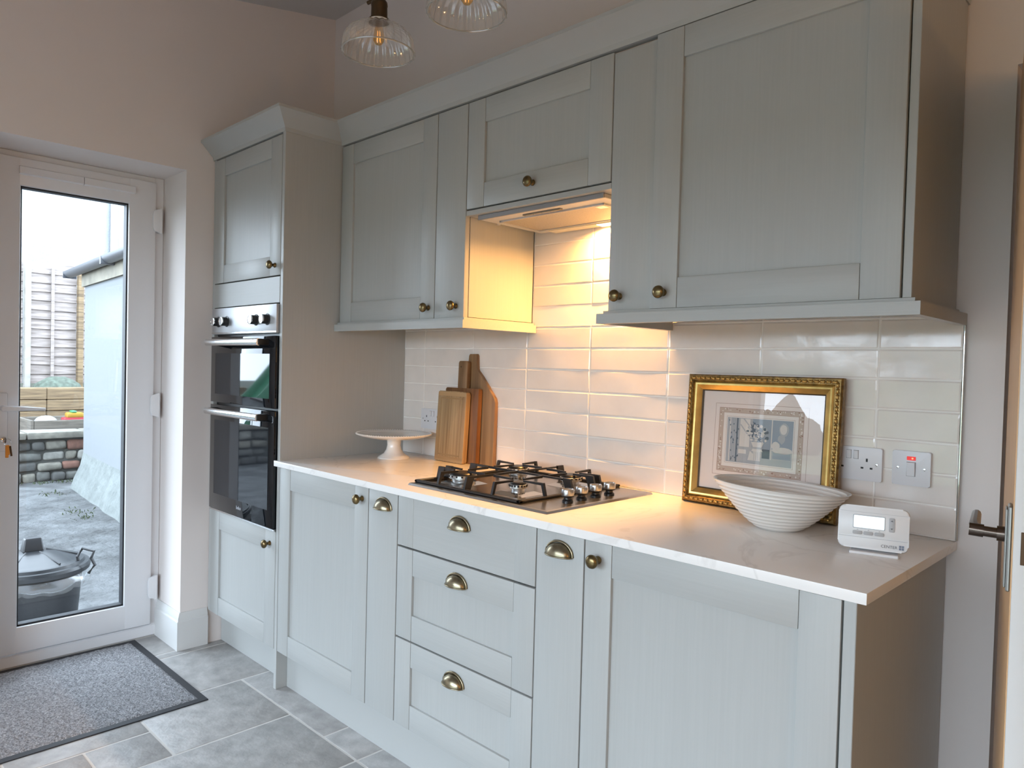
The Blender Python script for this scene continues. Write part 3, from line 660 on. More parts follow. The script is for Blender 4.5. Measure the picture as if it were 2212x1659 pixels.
for (z0, z1) in ((0.0035, 0.022), (0.268, 0.284)):
    b = B(); b.box(-0.0872, 0.0872, -0.0112, 0.0, z0, z1); obj('breadboard_end', b, wde, bd, world=False, smooth=0)
cb = T('chopping_board', 'dark square chopping board with an upright handle, middle of the three', 'chopping board', (0.437, -0.0515, ZW), (-0.033, 0, 0.0), group='chopping boards leaning on the tiles')
b = B(); b.prism(rounded(-0.100, 0.100, 0.0, 0.302, 0.008), 'y', -0.010, 0.010, 0.002); bd = obj('board', b, wd2, cb, world=False)
b = B(); b.prism(rounded(-0.027, 0.027, 0.296, 0.412, 0.008), 'y', -0.0095, 0.0095, 0.002); hd = obj('handle', b, wd3, cb, world=False)
b = B(); b.lathe([(0.0, 0.0), (0.003, 0.0), (0.003, 0.001), (0, 0.001)], (-0.012, -0.0092, 0.388), '-y', 10); obj('hanging_hole', b, browne, hd, world=False)
cb = T('chopping_board', 'tallest paddle shaped chopping board with sloping shoulders, nearest the tiles', 'chopping board', (0.505, -0.0262, ZW), (-0.022, 0, 0.0), group='chopping boards leaning on the tiles')
pad = [(-0.105, 0.0), (0.100, 0.0), (0.103, 0.004), (0.103, 0.250), (0.098, 0.266), (0.086, 0.280), (0.020, 0.352), (-0.004, 0.374), (-0.009, 0.384), (-0.011, 0.434), (-0.016, 0.441), (-0.054, 0.441), (-0.060, 0.434), (-0.062, 0.384), (-0.067, 0.370), (-0.098, 0.270), (-0.108, 0.250), (-0.108, 0.004)]
b = B(); b.prism(pad, 'y', -0.009, 0.009, 0.002); obj('board', b, wd3, cb, world=False)

# framed picture
pf = T('picture_frame', 'gilt framed print leaning on the tiles behind the bowl', 'picture', (1.702, -0.060, ZW + 0.001), (-0.060, 0, 0))
W2, H2 = 0.228, 0.385
def ring_frame(b, o, dep):
    """o: list of (inset, y) profile; mitred rectangular frame"""
    rings = [[b.bm.verts.new((x, y, z)) for (x, z) in ((-W2 + i, i), (W2 - i, i), (W2 - i, H2 - i), (-W2 + i, H2 - i))] for i, y in o]
    for a, c in zip(rings, rings[1:] + rings[:1]):
        for k in range(4): b.bm.faces.new((a[k], a[(k + 1) % 4], c[(k + 1) % 4], c[k]))
b = B(); ring_frame(b, [(0.0, 0.006), (0.0, -0.010), (0.004, -0.016), (0.018, -0.018), (0.022, -0.012), (0.022, 0.006)], 0); fr = obj('outer_moulding', b, goldd, pf, world=False, smooth=20, label='dark gilt carved outer moulding')
b = B(); rnd = random.Random(3)
def leafrow(p0, p1):
    n = int((Vector(p1) - Vector(p0)).length / 0.0155); a2 = math.atan2(p1[1] - p0[1], p1[0] - p0[0])
    for i in range(n):
        q = (i + 0.5) / n; x = p0[0] + (p1[0] - p0[0]) * q; z = p0[1] + (p1[1] - p0[1]) * q
        for da, sc_ in ((0.55, 1), (-0.55, 1), (0, 1.15)):
            M = Matrix.Translation((x, -0.017, z)) @ Matrix.Rotation(-(a2 + da), 4, 'Y') @ Matrix.Diagonal((0.0085 * sc_, 0.004, 0.0032, 1))
            bmesh.ops.create_icosphere(b.bm, subdivisions=1, radius=1, matrix=M)
mI = 0.0115
leafrow((-W2 + mI, mI), (W2 - mI, mI)); leafrow((W2 - mI, mI), (W2 - mI, H2 - mI)); leafrow((-W2 + mI, H2 - mI), (W2 - mI, H2 - mI)); leafrow((-W2 + mI, mI), (-W2 + mI, H2 - mI))
obj('carved_leaves', b, mat('gilt_leaves', (0.42, 0.26, 0.08), 0.35, 0.85), fr, world=False, kind='stuff', smooth=60)
b = B(); ring_frame(b, [(0.022, 0.006), (0.022, -0.013), (0.026, -0.0155), (0.031, -0.0145), (0.043, -0.006), (0.045, -0.004), (0.045, 0.006)], 0); obj('gilt_slip', b, gold, pf, world=False, smooth=20)
b = B(); ring_frame(b, [(0.0448, 0.0), (0.0448, -0.0042), (0.0485, -0.002), (0.0485, 0.0)], 0); obj('sight_edge', b, browne, pf, world=False, smooth=0)
b = B(); b.box(-W2 + 0.040, W2 - 0.040, 0.0015, 0.004, 0.040, H2 - 0.040); obj('mount', b, mat('pale_pink_mount', (0.78, 0.69, 0.64), 0.8), pf, world=False, smooth=0)
b = B(); b.box(-W2 + 0.001, W2 - 0.001, 0.004, 0.008, 0.001, H2 - 0.001); obj('backing', b, browne, pf, world=False, smooth=0)
pm = {n_: mat('print_' + n_, c_, 0.8) for n_, c_ in dict(paper=(0.76, 0.71, 0.66), line=(0.33, 0.20, 0.15), scroll=(0.52, 0.42, 0.35), blue=(0.30, 0.35, 0.40), dark=(0.11, 0.14, 0.17), mid=(0.42, 0.43, 0.44), light=(0.66, 0.63, 0.58), floor=(0.38, 0.40, 0.42)).items()}
keys = list(pm); b = B(); PXc, PZc = 0.0, 0.190
def pq(pts, key, lay):
    y = 0.0014 - lay * 0.00012
    f = b.bm.faces.new([b.bm.verts.new((PXc + x, y, PZc + z)) for x, z in pts]); f.material_index = keys.index(key)
def prect(x0, x1, z0, z1, key, lay): pq([(x0, z0), (x1, z0), (x1, z1), (x0, z1)], key, lay)
def pblob(x, z, rx, rz, key, lay, n=9, j=0.25):
    pq([(x + rx * (1 + rnd.uniform(-j, j)) * math.cos(2 * PI * i / n), z + rz * (1 + rnd.uniform(-j, j)) * math.sin(2 * PI * i / n)) for i in range(n)], key, lay)
def pline(x0, x1, z0, z1, key, lay, t=0.0009):
    prect(x0, x1, z0, z0 + t, key, lay); prect(x0, x1, z1 - t, z1, key, lay); prect(x0, x0 + t, z0, z1, key, lay); prect(x1 - t, x1, z0, z1, key, lay)
pline(-0.139, 0.139, -0.098, 0.112, 'line', 1)
prect(-0.126, 0.126, -0.086, 0.100, 'scroll', 1); pline(-0.126, 0.126, -0.086, 0.100, 'line', 2)
for i in range(150):       # scrollwork band
    s_ = i % 4; q = rnd.random()
    x, z = ((-0.120 + 0.24 * q, 0.093), (-0.120 + 0.24 * q, -0.079), (-0.119, -0.08 + 0.172 * q), (0.119, -0.08 + 0.172 * q))[s_]
    pblob(x + rnd.uniform(-.004, .004), z + rnd.uniform(-.004, .004), rnd.uniform(0.001, 0.0028), rnd.uniform(0.001, 0.0028), 'paper' if i % 3 else 'line', 3, 6, 0.4)
prect(-0.112, 0.112, -0.072, 0.086, 'paper', 4); pline(-0.112, 0.112, -0.072, 0.086, 'line', 5, 0.0007)
pline(-0.1015, 0.1015, -0.0605, 0.0755, 'line', 5, 0.0006)
prect(-0.098, 0.098, -0.057, 0.072, 'mid', 6); prect(-0.02, 0.098, -0.012, 0.072, 'blue', 7); prect(-0.098, 0.098, -0.057, -0.034, 'floor', 7)
prect(-0.098, -0.060, -0.057, 0.072, 'blue', 8)                     # curtain
for i in range(7): prect(-0.096 + i * 0.0055, -0.0935 + i * 0.0055 + 0.001, -0.055, 0.071, ('mid', 'light', 'dark')[i % 3] if i % 2 else 'mid', 9)
for i in range(26): pblob(-0.094 + rnd.random() * 0.034, -0.05 + rnd.random() * 0.118, 0.0016, 0.003, 'dark', 10, 6)
prect(-0.058, -0.028, -0.010, 0.070, 'light', 8)                    # window behind the curtain
pq([(-0.058, 0.052), (-0.03, 0.018), (-0.028, 0.021), (-0.056, 0.055)], 'mid', 9); pq([(-0.05, 0.07), (-0.028, 0.046), (-0.026, 0.049), (-0.047, 0.072)], 'mid', 9)
prect(-0.060, -0.034, -0.050, -0.014, 'mid', 9); prect(-0.060, -0.036, -0.030, -0.018, 'light', 10)
prect(0.040, 0.096, -0.040, -0.014, 'mid', 8); prect(0.043, 0.094, -0.036, -0.018, 'blue', 9); pblob(0.07, -0.012, 0.030, 0.009, 'light', 9, 14, 0.1); pblob(0.05, 0.0, 0.012, 0.012, 'light', 10, 12, 0.1)
prect(0.036, 0.039, -0.040, 0.072, 'light', 8); pblob(0.072, 0.046, 0.014, 0.019, 'mid', 9, 14, 0.05); pblob(0.071, 0.047, 0.010, 0.014, 'light', 10, 14, 0.05); pblob(0.066, 0.02, 0.01, 0.012, 'mid', 9)
for i in range(95):                                                  # flowers and leaves
    a = rnd.random() * 2 * PI; r_ = math.sqrt(rnd.random())
    pblob(-0.004 + 0.034 * r_ * math.cos(a), 0.032 + 0.030 * r_ * math.sin(a), rnd.uniform(0.002, 0.0055), rnd.uniform(0.002, 0.0055), ('dark', 'light', 'mid', 'dark', 'light')[i % 5], 11 + i * 0.02, 7, 0.35)
pq([(-0.022, 0.006), (0.016, 0.006), (0.010, -0.008), (-0.016, -0.008)], 'light', 14); prect(-0.018, 0.012, -0.014, -0.008, 'mid', 14); pq([(-0.020, -0.020), (0.014, -0.020), (0.010, -0.013), (-0.016, -0.013)], 'light', 14)
prect(-0.014, 0.008, -0.047, -0.020, 'light', 14)
for i in range(4): prect(-0.012 + i * 0.0055, -0.0105 + i * 0.0055, -0.046, -0.021, 'mid', 15)
pq([(-0.030, -0.047), (0.0, -0.047), (-0.012, -0.03), (-0.024, -0.02)], 'light', 13); prect(0.012, 0.034, -0.038, -0.012, 'dark', 12)
obj('print', b, [pm[k_] for k_ in keys], pf, world=False, smooth=0)
b = B(); b.box(-W2 + 0.0445, W2 - 0.0445, -0.0017, -0.0012, 0.0445, H2 - 0.0445); obj('picture_glass', b, pic_glass, pf, world=False, smooth=0)

# bowl
bw = T('serving_bowl', 'large cream ribbed serving bowl in front of the framed print', 'bowl', (1.842, -0.214, ZW))
prof = [(0.0, 0.003), (0.045, 0.0), (0.052, 0.0), (0.056, 0.004)]
for i in range(1, 46):
    q = i / 45; r_ = 0.056 + 0.104 * (q ** 0.80); z_ = 0.004 + 0.104 * q
    prof.append((r_ + 0.0017 * math.sin(q * 2 * PI * 11), z_))
inner = [(r_ - 0.004 - 0.001 * (k_ % 2), z_ + 0.0015) for k_, (r_, z_) in enumerate(prof[::-1]) if z_ > 0.008]
prof += [(0.1612, 0.1105), (0.1590, 0.1115)] + inner[1:] + [(0.050, 0.0075), (0.0, 0.0065)]
b = B(); b.lathe(prof, (0, 0, 0), 'z', 72)
for v in b.bm.verts:
    if v.co.z > 0.003:
        f_ = v.co.z / 0.108; a = math.atan2(v.co.y, v.co.x); k_ = 1 + 0.05 * f_ * math.cos(2 * (a - 3.0))
        v.co.z += f_ * f_ * (-0.005 * math.cos(a) - 0.007 * math.sin(a)); v.co.x *= k_; v.co.y *= k_
obj('bowl_body', b, bowlm, bw, world=False, smooth=50)

# heating controller
th = T('heating_controller', 'small white heating controller on its stand at the right end of the worktop', 'thermostat', (2.096, -0.302, ZW), (0, 0, math.radians(15)))
Ml = Matrix.Translation((0, 0.006, 0.006)) @ Matrix.Rotation(math.radians(-9), 4, 'X')
def th_box(*a, **k):
    b = B(); b.box(*a, **k); b.xf(Ml); return b
b = B(); b.prism(rounded(-0.0705, 0.0705, 0.002, 0.096, 0.014, 6), 'y', -0.016, 0.012, 0.005); b.xf(Ml); bd = obj('casing', b, plastic_w, th, world=False)
b = B(); b.prism(rounded(-0.0695, 0.0695, 0.029, 0.0795, 0.003), 'y', -0.0172, -0.010, 0.001); b.xf(Ml); obj('front_panel', b, plastic_w, th, world=False)
b = B(); b.prism(rounded(-0.0405, 0.0235, 0.046, 0.0755, 0.002), 'y', -0.0178, -0.012); b.xf(Ml); sc1 = obj('screen_bezel', b, mat('grey_bezel', (0.25, 0.27, 0.28), 0.4), th, world=False)
b = B(); b.prism(rounded(-0.0393, 0.0223, 0.0472, 0.0743, 0.0015), 'y', -0.0182, -0.0150); b.xf(Ml); obj('screen', b, mat('lcd_screen', (0.62, 0.70, 0.70), 0.06, coat=1.0, emit=(0.85, 1.0, 1.0), estr=0.08), sc1, world=False)
grey = mat('grey_button', (0.42, 0.42, 0.43), 0.5)
for i in range(3):
    x0 = -0.0405 + i * 0.0218
    b = B(); b.prism(rounded(x0, x0 + 0.0195, 0.0325, 0.0405, 0.003), 'y', -0.0192, -0.015, 0.0006); b.xf(Ml); obj('button', b, grey, th, world=False)
    b = B(); b.prism([(x0 + 0.0075, 0.0422), (x0 + 0.012, 0.0422), (x0 + 0.00975, 0.0440)], 'y', -0.0177, -0.016); b.xf(Ml); obj('button_mark', b, grey, th, world=False, smooth=0)
b = B(); b.prism(rounded(0.0310, 0.0425, 0.0445, 0.0755, 0.003), 'y', -0.0192, -0.015, 0.0006); b.xf(Ml); rk = obj('rocker_button', b, grey, th, world=False)
dkg = mat('dark_grey_mark', (0.10, 0.10, 0.11), 0.5)
b = B(); b.prism([(0.0340, 0.0675), (0.0395, 0.0675), (0.03675, 0.0705)], 'y', -0.0197, -0.0185); b.prism([(0.0340, 0.0530), (0.0395, 0.0530), (0.03675, 0.0500)], 'y', -0.0197, -0.0185); b.xf(Ml); obj('arrow_marks', b, dkg, rk, world=False, smooth=0)
b = B(); b.box(-0.0690, 0.0690, -0.0166, -0.0150, 0.0262, 0.0274); b.box(-0.069, 0.069, -0.0166, -0.015, 0.0815, 0.0822); b.xf(Ml); obj('seam_line', b, mat('seam_grey', (0.50, 0.50, 0.51), 0.5), th, world=False, smooth=0)
tb = text_mesh('CENTER', 0.0088); tb.xf(Ml @ Matrix.Translation((0.0165, -0.0162, 0.0098)) @ Matrix.Rotation(PI / 2, 4, 'X')); obj('lettering', tb, dkg, th, world=False, smooth=0)
b = B()
for i in (0, 1):
    for j in (0, 1): b.box(0.0520 + i * 0.0052, 0.0565 + i * 0.0052, -0.0166, -0.0155, 0.0085 + j * 0.0052, 0.0130 + j * 0.0052)
b.xf(Ml); obj('logo', b, mat('logo_blue_grey', (0.16, 0.18, 0.24), 0.5), th, world=False, smooth=0)
b = B(); b.box(-0.045, 0.052, -0.022, 0.030, 0.0, 0.006, 0.0015); b.box(-0.030, 0.030, 0.012, 0.026, 0.004, 0.050, 0.002); obj('stand', b, plastic_w, th, world=False)

# sockets and cooker switch
black_hole = mat('socket_slot_black', (0.01, 0.01, 0.01), 0.6)
def plate(name, label, cat, xc, zc, wdt, group=None, yw=-0.0142):
    t_ = T(name, label, cat, (xc, yw, zc), group=group)
    b = B(); b.prism(rounded(-wdt / 2, wdt / 2, -0.043, 0.043, 0.004), 'y', -0.009, 0.004, 0.002); obj('face_plate', b, socketm, t_, world=False)
    return t_
def screw(t_, x):
    b = B(); b.lathe([(0.0, 0.0), (0.0034, 0.0), (0.0028, 0.0012), (0, 0.0016)], (x, -0.0088, 0.0), '-y', 10); obj('screw', b, chrome, t_, world=False)
def double_socket(label, xc, zc):
    t_ = plate('double_socket', label, 'socket', xc, zc, 0.146, group='wall sockets')
    for s_ in (-1, 1):
        b = B(); cxx = s_ * 0.036
        b.box(cxx - 0.0023, cxx + 0.0023, -0.0093, -0.0085, 0.006, 0.0145); b.box(cxx - 0.0145, cxx - 0.0078, -0.0093, -0.0085, -0.0125, -0.0080); b.box(cxx + 0.0078, cxx + 0.0145, -0.0093, -0.0085, -0.0125, -0.0080)
        obj('pin_holes', b, black_hole, t_, world=False, smooth=0)
        b = B(); b.box(s_ * 0.009 - 0.0058, s_ * 0.009 + 0.0058, -0.0120, -0.006, 0.012, 0.034, 0.001, rot=Matrix.Rotation(0.10, 3, 'X'), piv=(0, -0.009, 0.023)); obj('rocker_switch', b, socketm, t_, world=False)
        b = B(); b.box(s_ * 0.009 - 0.0064, s_ * 0.009 + 0.0064, -0.0094, -0.0086, 0.0114, 0.0346); obj('switch_gap', b, mat('switch_gap_grey', (0.2, 0.2, 0.21), 0.6), t_, world=False, smooth=0)
        screw(t_, s_ * 0.0603)
    return t_
double_socket('white double socket partly hidden behind the chopping boards', 0.215, 1.070)
double_socket('white double socket beside the framed print', 1.950, 1.0745)
cs = plate('cooker_switch', 'white single wall switch with a lit red neon, right of the double socket', 'switch', 2.0905, 1.0755, 0.087)
b = B(); b.box(-0.0105, 0.0105, -0.0094, -0.0086, -0.0195, 0.0165); obj('switch_gap', b, mat('switch_gap_grey', (0.2, 0.2, 0.21), 0.6), cs, world=False, smooth=0)
b = B(); b.box(-0.0096, 0.0096, -0.0135, -0.006, -0.0188, 0.0158, 0.001, rot=Matrix.Rotation(0.09, 3, 'X'), piv=(0, -0.009, 0)); obj('rocker_switch', b, socketm, cs, world=False)
b = B(); b.box(-0.0100, 0.0100, -0.0102, -0.008, 0.0205, 0.0300, 0.0006); ne = obj('neon_window', b, mat('red_neon', (0.45, 0.01, 0.01), 0.3, emit=(1.0, 0.02, 0.01), estr=0.5), cs, world=False, label='glowing red neon window')
b = B(); b.lathe([(0.0, 0.0), (0.0025, 0.0), (0.0015, 0.0008), (0, 0.001)], (0.003, -0.0101, 0.0253), '-y', 10); obj('neon_glow', b, mat('red_neon_core', (1, 0.1, 0.06), 0.3, emit=(1.0, 0.12, 0.06), estr=4), ne, world=False)
screw(cs, -0.030); screw(cs, 0.030)

# ------------------------------------------------------------------ pendant lamps
def pendant(label, x, y, zr_, key=False):
    t_ = T('pendant_lamp', label, 'pendant lamp', (x, y, zr_), group='fluted glass pendants')
    fl_ = lambda a, h_: 1 + 0.045 * math.cos(26 * a) * (1 if h_ < 0.078 else 0.2)
    b = B(); b.lathe([(0.1010, 0.0), (0.1000, 0.003), (0.0985, 0.018), (0.0950, 0.036), (0.0870, 0.052), (0.0700, 0.066), (0.0480, 0.074), (0.0300, 0.079), (0.0270, 0.088)], (0, 0, 0), 'z', 156, mod=fl_); sh_ = obj('shade', b, shade_glass, t_, world=False, smooth=80)
    b = B(); b.tube([(0.1005 * math.cos(2 * PI * i / 64), 0.1005 * math.sin(2 * PI * i / 64), 0.0) for i in range(64)], 0.0022, 8, True); obj('shade_rim', b, glassmat('thick_rim_glass', (0.62, 0.60, 0.56), 0.25, 0.05, milky=0.25), sh_, world=False)
    b = B(); b.lathe([(0.0300, 0.082), (0.0310, 0.087), (0.0285, 0.092), (0.0255, 0.092)], (0, 0, 0), 'z', 24); obj('shade_collar', b, plastic_w, t_, world=False)
    brz = mat('lampholder_bronze', (0.085, 0.055, 0.03), 0.4, 0.9)
    b = B(); b.lathe([(0.0, 0.086), (0.0300, 0.086), (0.0300, 0.092), (0.0235, 0.096), (0.0225, 0.128), (0.0235, 0.132), (0.0225, 0.140), (0.0150, 0.150), (0.0110, 0.154), (0.0110, 0.165), (0.0, 0.166)], (0, 0, 0), 'z', 24); lh = obj('lamp_holder', b, brz, t_, world=False)
    if key:
        b = B(); b.tube([(-0.010, 0, 0.158), (-0.050, -0.005, 0.154)], [0.0045, 0.0055], 10); obj('switch_key', b, brz, lh, world=False)
    zc = 3.045 + 0.18 * y - zr_
    b = B(); b.tube([(0, 0, 0.16), (0, 0, zc - 0.012)], 0.005, 10); obj('stem', b, brz, t_, world=False)
    b = B(); b.lathe([(0.0, zc - 0.025), (0.045, zc - 0.022), (0.05, zc - 0.006), (0.0, zc - 0.004)], (0, 0, 0), 'z', 24); obj('ceiling_rose', b, brz, t_, world=False)
    b = B(); b.lathe([(0.0, 0.022), (0.009, 0.024), (0.015, 0.032), (0.016, 0.044), (0.013, 0.060), (0.010, 0.074), (0.010, 0.086)], (0, 0, 0), 'z', 20); bl = obj('bulb', b, amber_glass, t_, world=False)
    b = B()
    for q in range(4): a = q * PI / 2; b.tube([(0.006 * math.cos(a), 0.006 * math.sin(a), 0.030), (0.004 * math.cos(a), 0.004 * math.sin(a), 0.060)], 0.0010, 5)
    obj('filament', b, mat('filament_glow', (0.8, 0.5, 0.2), 0.5, emit=(1.0, 0.55, 0.18), estr=0.9), bl, world=False)
pendant('fluted clear glass pendant lamp with bronze holder, left of the two', 0.893, -0.805, 2.185, True)
pendant('fluted clear glass pendant lamp cut off by the top edge, right of the two', 1.222, -0.765, 2.205)

# ------------------------------------------------------------------ door mat
mt = T('door_mat', 'grey pile door mat with a black rubber border inside the back door', 'door mat', (-0.49, -1.34, 0.0))
mx0, mx1, my0, my1 = -0.893, -0.088, -2.04, -0.840
b = B(); b.box(mx0, mx1, my0, my1, 0.0005, 0.0045, 0.001); obj('rubber_border', b, rubber, mt)
pile = mat('grey_pile', (0.40, 0.40, 0.415), 0.95, var=0.75, vscale=150, vcol=(0.11, 0.112, 0.12), bump=1.0, bscale=190, bdist=0.006, detail=3)
b = B(); nx, ny = 60, 90; V = []
for i in range(nx + 1):
    V.append([b.bm.verts.new((mx0 + 0.026 + (mx1 - mx0 - 0.052) * i / nx, my0 + 0.026 + (my1 - my0 - 0.052) * j / ny, 0.003 if (i in (0, nx) or j in (0, ny)) else 0.0092 + random.uniform(-0.0022, 0.0022))) for j in range(ny + 1)])
for i in range(nx):
    for j in range(ny): b.bm.faces.new((V[i][j], V[i + 1][j], V[i + 1][j + 1], V[i][j + 1]))
obj('pile', b, pile, mt, kind='stuff', smooth=0)

# ------------------------------------------------------------------ outside the back door: the yard
GZ = -0.15
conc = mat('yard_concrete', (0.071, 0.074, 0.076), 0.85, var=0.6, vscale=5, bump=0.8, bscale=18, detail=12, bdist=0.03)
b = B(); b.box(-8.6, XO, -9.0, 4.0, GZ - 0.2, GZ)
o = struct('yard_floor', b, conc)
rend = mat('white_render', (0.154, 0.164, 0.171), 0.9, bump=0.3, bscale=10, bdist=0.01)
q0 = Vector((-6.22, 0.372)); qd = Vector((-4.12, 0.215)) - q0; qa = math.atan2(qd.y, qd.x)
MO = Matrix.Translation((q0.x, q0.y, GZ)) @ Matrix.Rotation(qa, 4, 'Z')
ob = T('outbuilding', 'white rendered outbuilding with a grey gutter, right of the yard', 'building', (q0.x, q0.y, GZ), (0, 0, qa))
Lb = 4.2
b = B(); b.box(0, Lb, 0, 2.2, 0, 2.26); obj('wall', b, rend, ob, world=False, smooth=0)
b = B(); nn = 40; V = []
for i in range(nn + 1):
    x_ = -0.10 + (Lb + 0.1) * i / nn; f_ = 0.10 + 0.015 * noise.noise(Vector((x_ * 3, 1, 2)))
    V.append([b.bm.verts.new((x_ if i else x_, -f_, 0)), b.bm.verts.new((max(x_, -0.06), -f_ * 0.75, 0.12)), b.bm.verts.new((max(x_, -0.02), -f_ * 0.25, 0.26)), b.bm.verts.new((max(x_, 0.0), 0.004, 0.42))])
for i in range(nn):
    for j in range(3): b.bm.faces.new((V[i][j], V[i + 1][j], V[i + 1][j + 1], V[i][j + 1]))
c0 = [b.bm.verts.new((-0.12, 0.6, 0)), b.bm.verts.new((-0.06, 0.6, 0.12)), b.bm.verts.new((-0.02, 0.6, 0.26)), b.bm.verts.new((0, 0.6, 0.42))]
for j in range(3): b.bm.faces.new((V[0][j], V[0][j + 1], c0[j + 1], c0[j]))
obj('flared_plinth', b, mat('rough_render', (0.133, 0.146, 0.140), 0.95, bump=0.9, bscale=9, bdist=0.03, var=0.2, vscale=6), ob, world=False)
b = B(); b.box(-0.05, Lb, -0.025, 0.0, 2.20, 2.34); obj('fascia_board', b, mat('weathered_fascia', (0.181, 0.162, 0.124), 0.8, var=0.3, vscale=6), ob, world=False, smooth=0)
gut = mat('grey_gutter', (0.065, 0.072, 0.085), 0.4)
b = B(); n8 = 10; ra, rb = [], []
pts = [(-0.075 - 0.065 * math.cos(PI * i / n8), 2.385 - 0.065 * math.sin(PI * i / n8)) for i in range(n8 + 1)] + [(-0.075 + 0.058 * math.cos(PI * i / n8), 2.385 - 0.058 * math.sin(PI * (i) / n8)) for i in range(n8 + 1)]
b.prism(pts, 'x', -0.42, Lb); g_ = obj('gutter', b, gut, ob, world=False)
b = B(); b.prism([(-0.145, 2.31), (-0.005, 2.31), (-0.005, 2.388), (-0.145, 2.388)], 'x', 1.35, 1.40, 0.01); b.prism([(-0.14, 2.315), (-0.01, 2.315), (-0.01, 2.388), (-0.14, 2.388)], 'x', -0.425, -0.41); obj('gutter_bracket', b, mat('dark_gutter', (0.05, 0.055, 0.065), 0.4), g_, world=False)
roofm = mat('grey_roof_tile', (0.050, 0.050, 0.052), 0.8)
for i in range(36):
    b = B(); x_ = -0.22 + i * 0.122; b.prism([(x_, 0.0), (x_ + 0.118, 0.0), (x_ + 0.118, 0.016), (x_ + 0.06, 0.030), (x_, 0.016)], 'y', -0.12, 1.4); b.xf(Matrix.Translation((0, 0, 2.375)) @ Matrix.Rotation(0.22, 4, 'X'))
    obj('roof_tile', b, roofm, ob, world=False, smooth=0)
# low stone wall with coping
sw_ = T('garden_wall', 'low stone and brick retaining wall across the end of the yard', 'wall', (-6.95, -1.5, GZ))
b = B(); b.box(-7.3, -6.985, -4.2, 0.9, GZ, 0.34); obj('mortar', b, mat('dark_mortar', (0.039, 0.040, 0.036), 0.95, bump=0.5, bscale=30), sw_, smooth=0)
stm = [mat('stone_' + n_, c_, 0.9, var=0.35, vscale=14, bump=0.5, bscale=20, bdist=0.01) for n_, c_ in (('buff', (0.156, 0.147, 0.123)), ('grey', (0.102, 0.102, 0.094)), ('dark', (0.061, 0.061, 0.058)), ('pale', (0.212, 0.208, 0.188)))]
brk = mat('old_brick', (0.143, 0.069, 0.050), 0.9, var=0.3, vscale=18, bump=0.4, bscale=20)
rs = random.Random(11); rows = [(GZ + 0.005, 0.115), (GZ + 0.125, 0.105), (GZ + 0.235, 0.115), (GZ + 0.355, 0.120)]
for ri, (z0, hh) in enumerate(rows):
    y = -4.2 + rs.random() * 0.1
    while y < 0.85:
        wd_ = rs.uniform(0.09, 0.27) if ri != 1 else rs.uniform(0.18, 0.32)
        hh2 = hh - rs.uniform(0.004, 0.022); px_ = -6.945 + rs.uniform(-0.02, 0.03)
        b = B(); b.box(-7.02, px_, y, y + wd_ - 0.009, z0 + rs.uniform(-0.006, 0.006), z0 + hh2, min(0.030, hh2 * 0.32), 2)
        for v in b.bm.verts: v.co += Vector((noise.noise(v.co * 9) * 0.016, noise.noise(v.co * 8 + Vector((5, 0, 0))) * 0.018, noise.noise(v.co * 8 + Vector((0, 7, 0))) * 0.016))
        red = (ri == 1 and y > 0.15) or rs.random() < 0.07
        obj('stone', b, brk if red else stm[(rs.randrange(4) if ri > 1 else rs.choice((1, 2, 1, 0)))], sw_, smooth=50)
        y += wd_
y = -4.2
while y < 0.9:
    b = B(); b.box(-7.32, -6.90, y, y + 0.585, 0.345, 0.420, 0.012, 2)
    for v in b.bm.verts: v.co += Vector((noise.noise(v.co * 5) * 0.012, 0, noise.noise(v.co * 6) * 0.008))
    obj('coping_stone', b, stm[0], sw_); y += 0.60
# raised garden behind
b = B(); b.box(-13.0, -7.3, -9.0, 4.0, -0.4, 0.34)
struct('garden_ground', b, mat('garden_gravel', (0.088, 0.085, 0.077), 0.95, var=0.4, vscale=12, bump=0.6, bscale=40))
tim = wood('sleeper_timber', (0.202, 0.141, 0.078), (0.077, 0.052, 0.029), (3, 3, 40), 0.85)
timg = wood('grey_planter_timber', (0.142, 0.123, 0.101), (0.062, 0.055, 0.046), (3, 3, 40), 0.85)
rb_ = T('sleeper_bed', 'two courses of timber sleepers holding the soil below the fence', 'garden bed', (-8.4, 0.2, 0.34))
for (z0, z1) in ((0.345, 0.565), (0.57, 0.71), (0.715, 0.87)):
    for (y0, y1) in ((-4.5, -1.9), (-1.895, 0.52), (0.525, 3.0)):
        b = B(); b.box(-8.60, -8.40 + rs.uniform(0, 0.02), y0, y1, z0, z1, 0.010); obj('sleeper', b, tim, rb_)
b = B(); b.box(-13, -8.6, -9, 4, 0.34, 0.84); struct('garden_bank', b, mat('garden_soil', (0.072, 0.077, 0.055), 0.95, var=0.4, vscale=6, bump=0.5, bscale=14))
pl = T('planter_box', 'low grey timber planter box behind the stone wall', 'planter', (-7.6, 0.3, 0.34))
for (x0, x1, y0, y1) in ((-7.62, -7.585, 0.21, 1.5), (-8.34, -8.30, 0.21, 1.5)):
    b = B(); b.box(x0, x1, y0, y1, 0.34, 0.50, 0.004); obj('plank', b, timg, pl)
b = B(); b.box(-8.34, -7.585, 0.17, 0.205, 0.34, 0.505, 0.004); obj('plank', b, timg, pl)
b = B(); b.box(-8.30, -7.62, 0.21, 1.5, 0.34, 0.44); obj('soil', b, mat('planter_sand', (0.165, 0.160, 0.143), 0.95), pl, smooth=0)
b = B(); b.lathe([(0.0, 0.10), (0.05, 0.095), (0.10, 0.07), (0.13, 0.03), (0.14, 0.0)], (-7.9, 0.40, 0.4405), 'z', 20)
tag(obj('upturned_bowl', b, mat('pale_plastic', (0.231, 0.253, 0.264), 0.4)), 'pale upturned plastic bowl in the planter box', 'bowl')
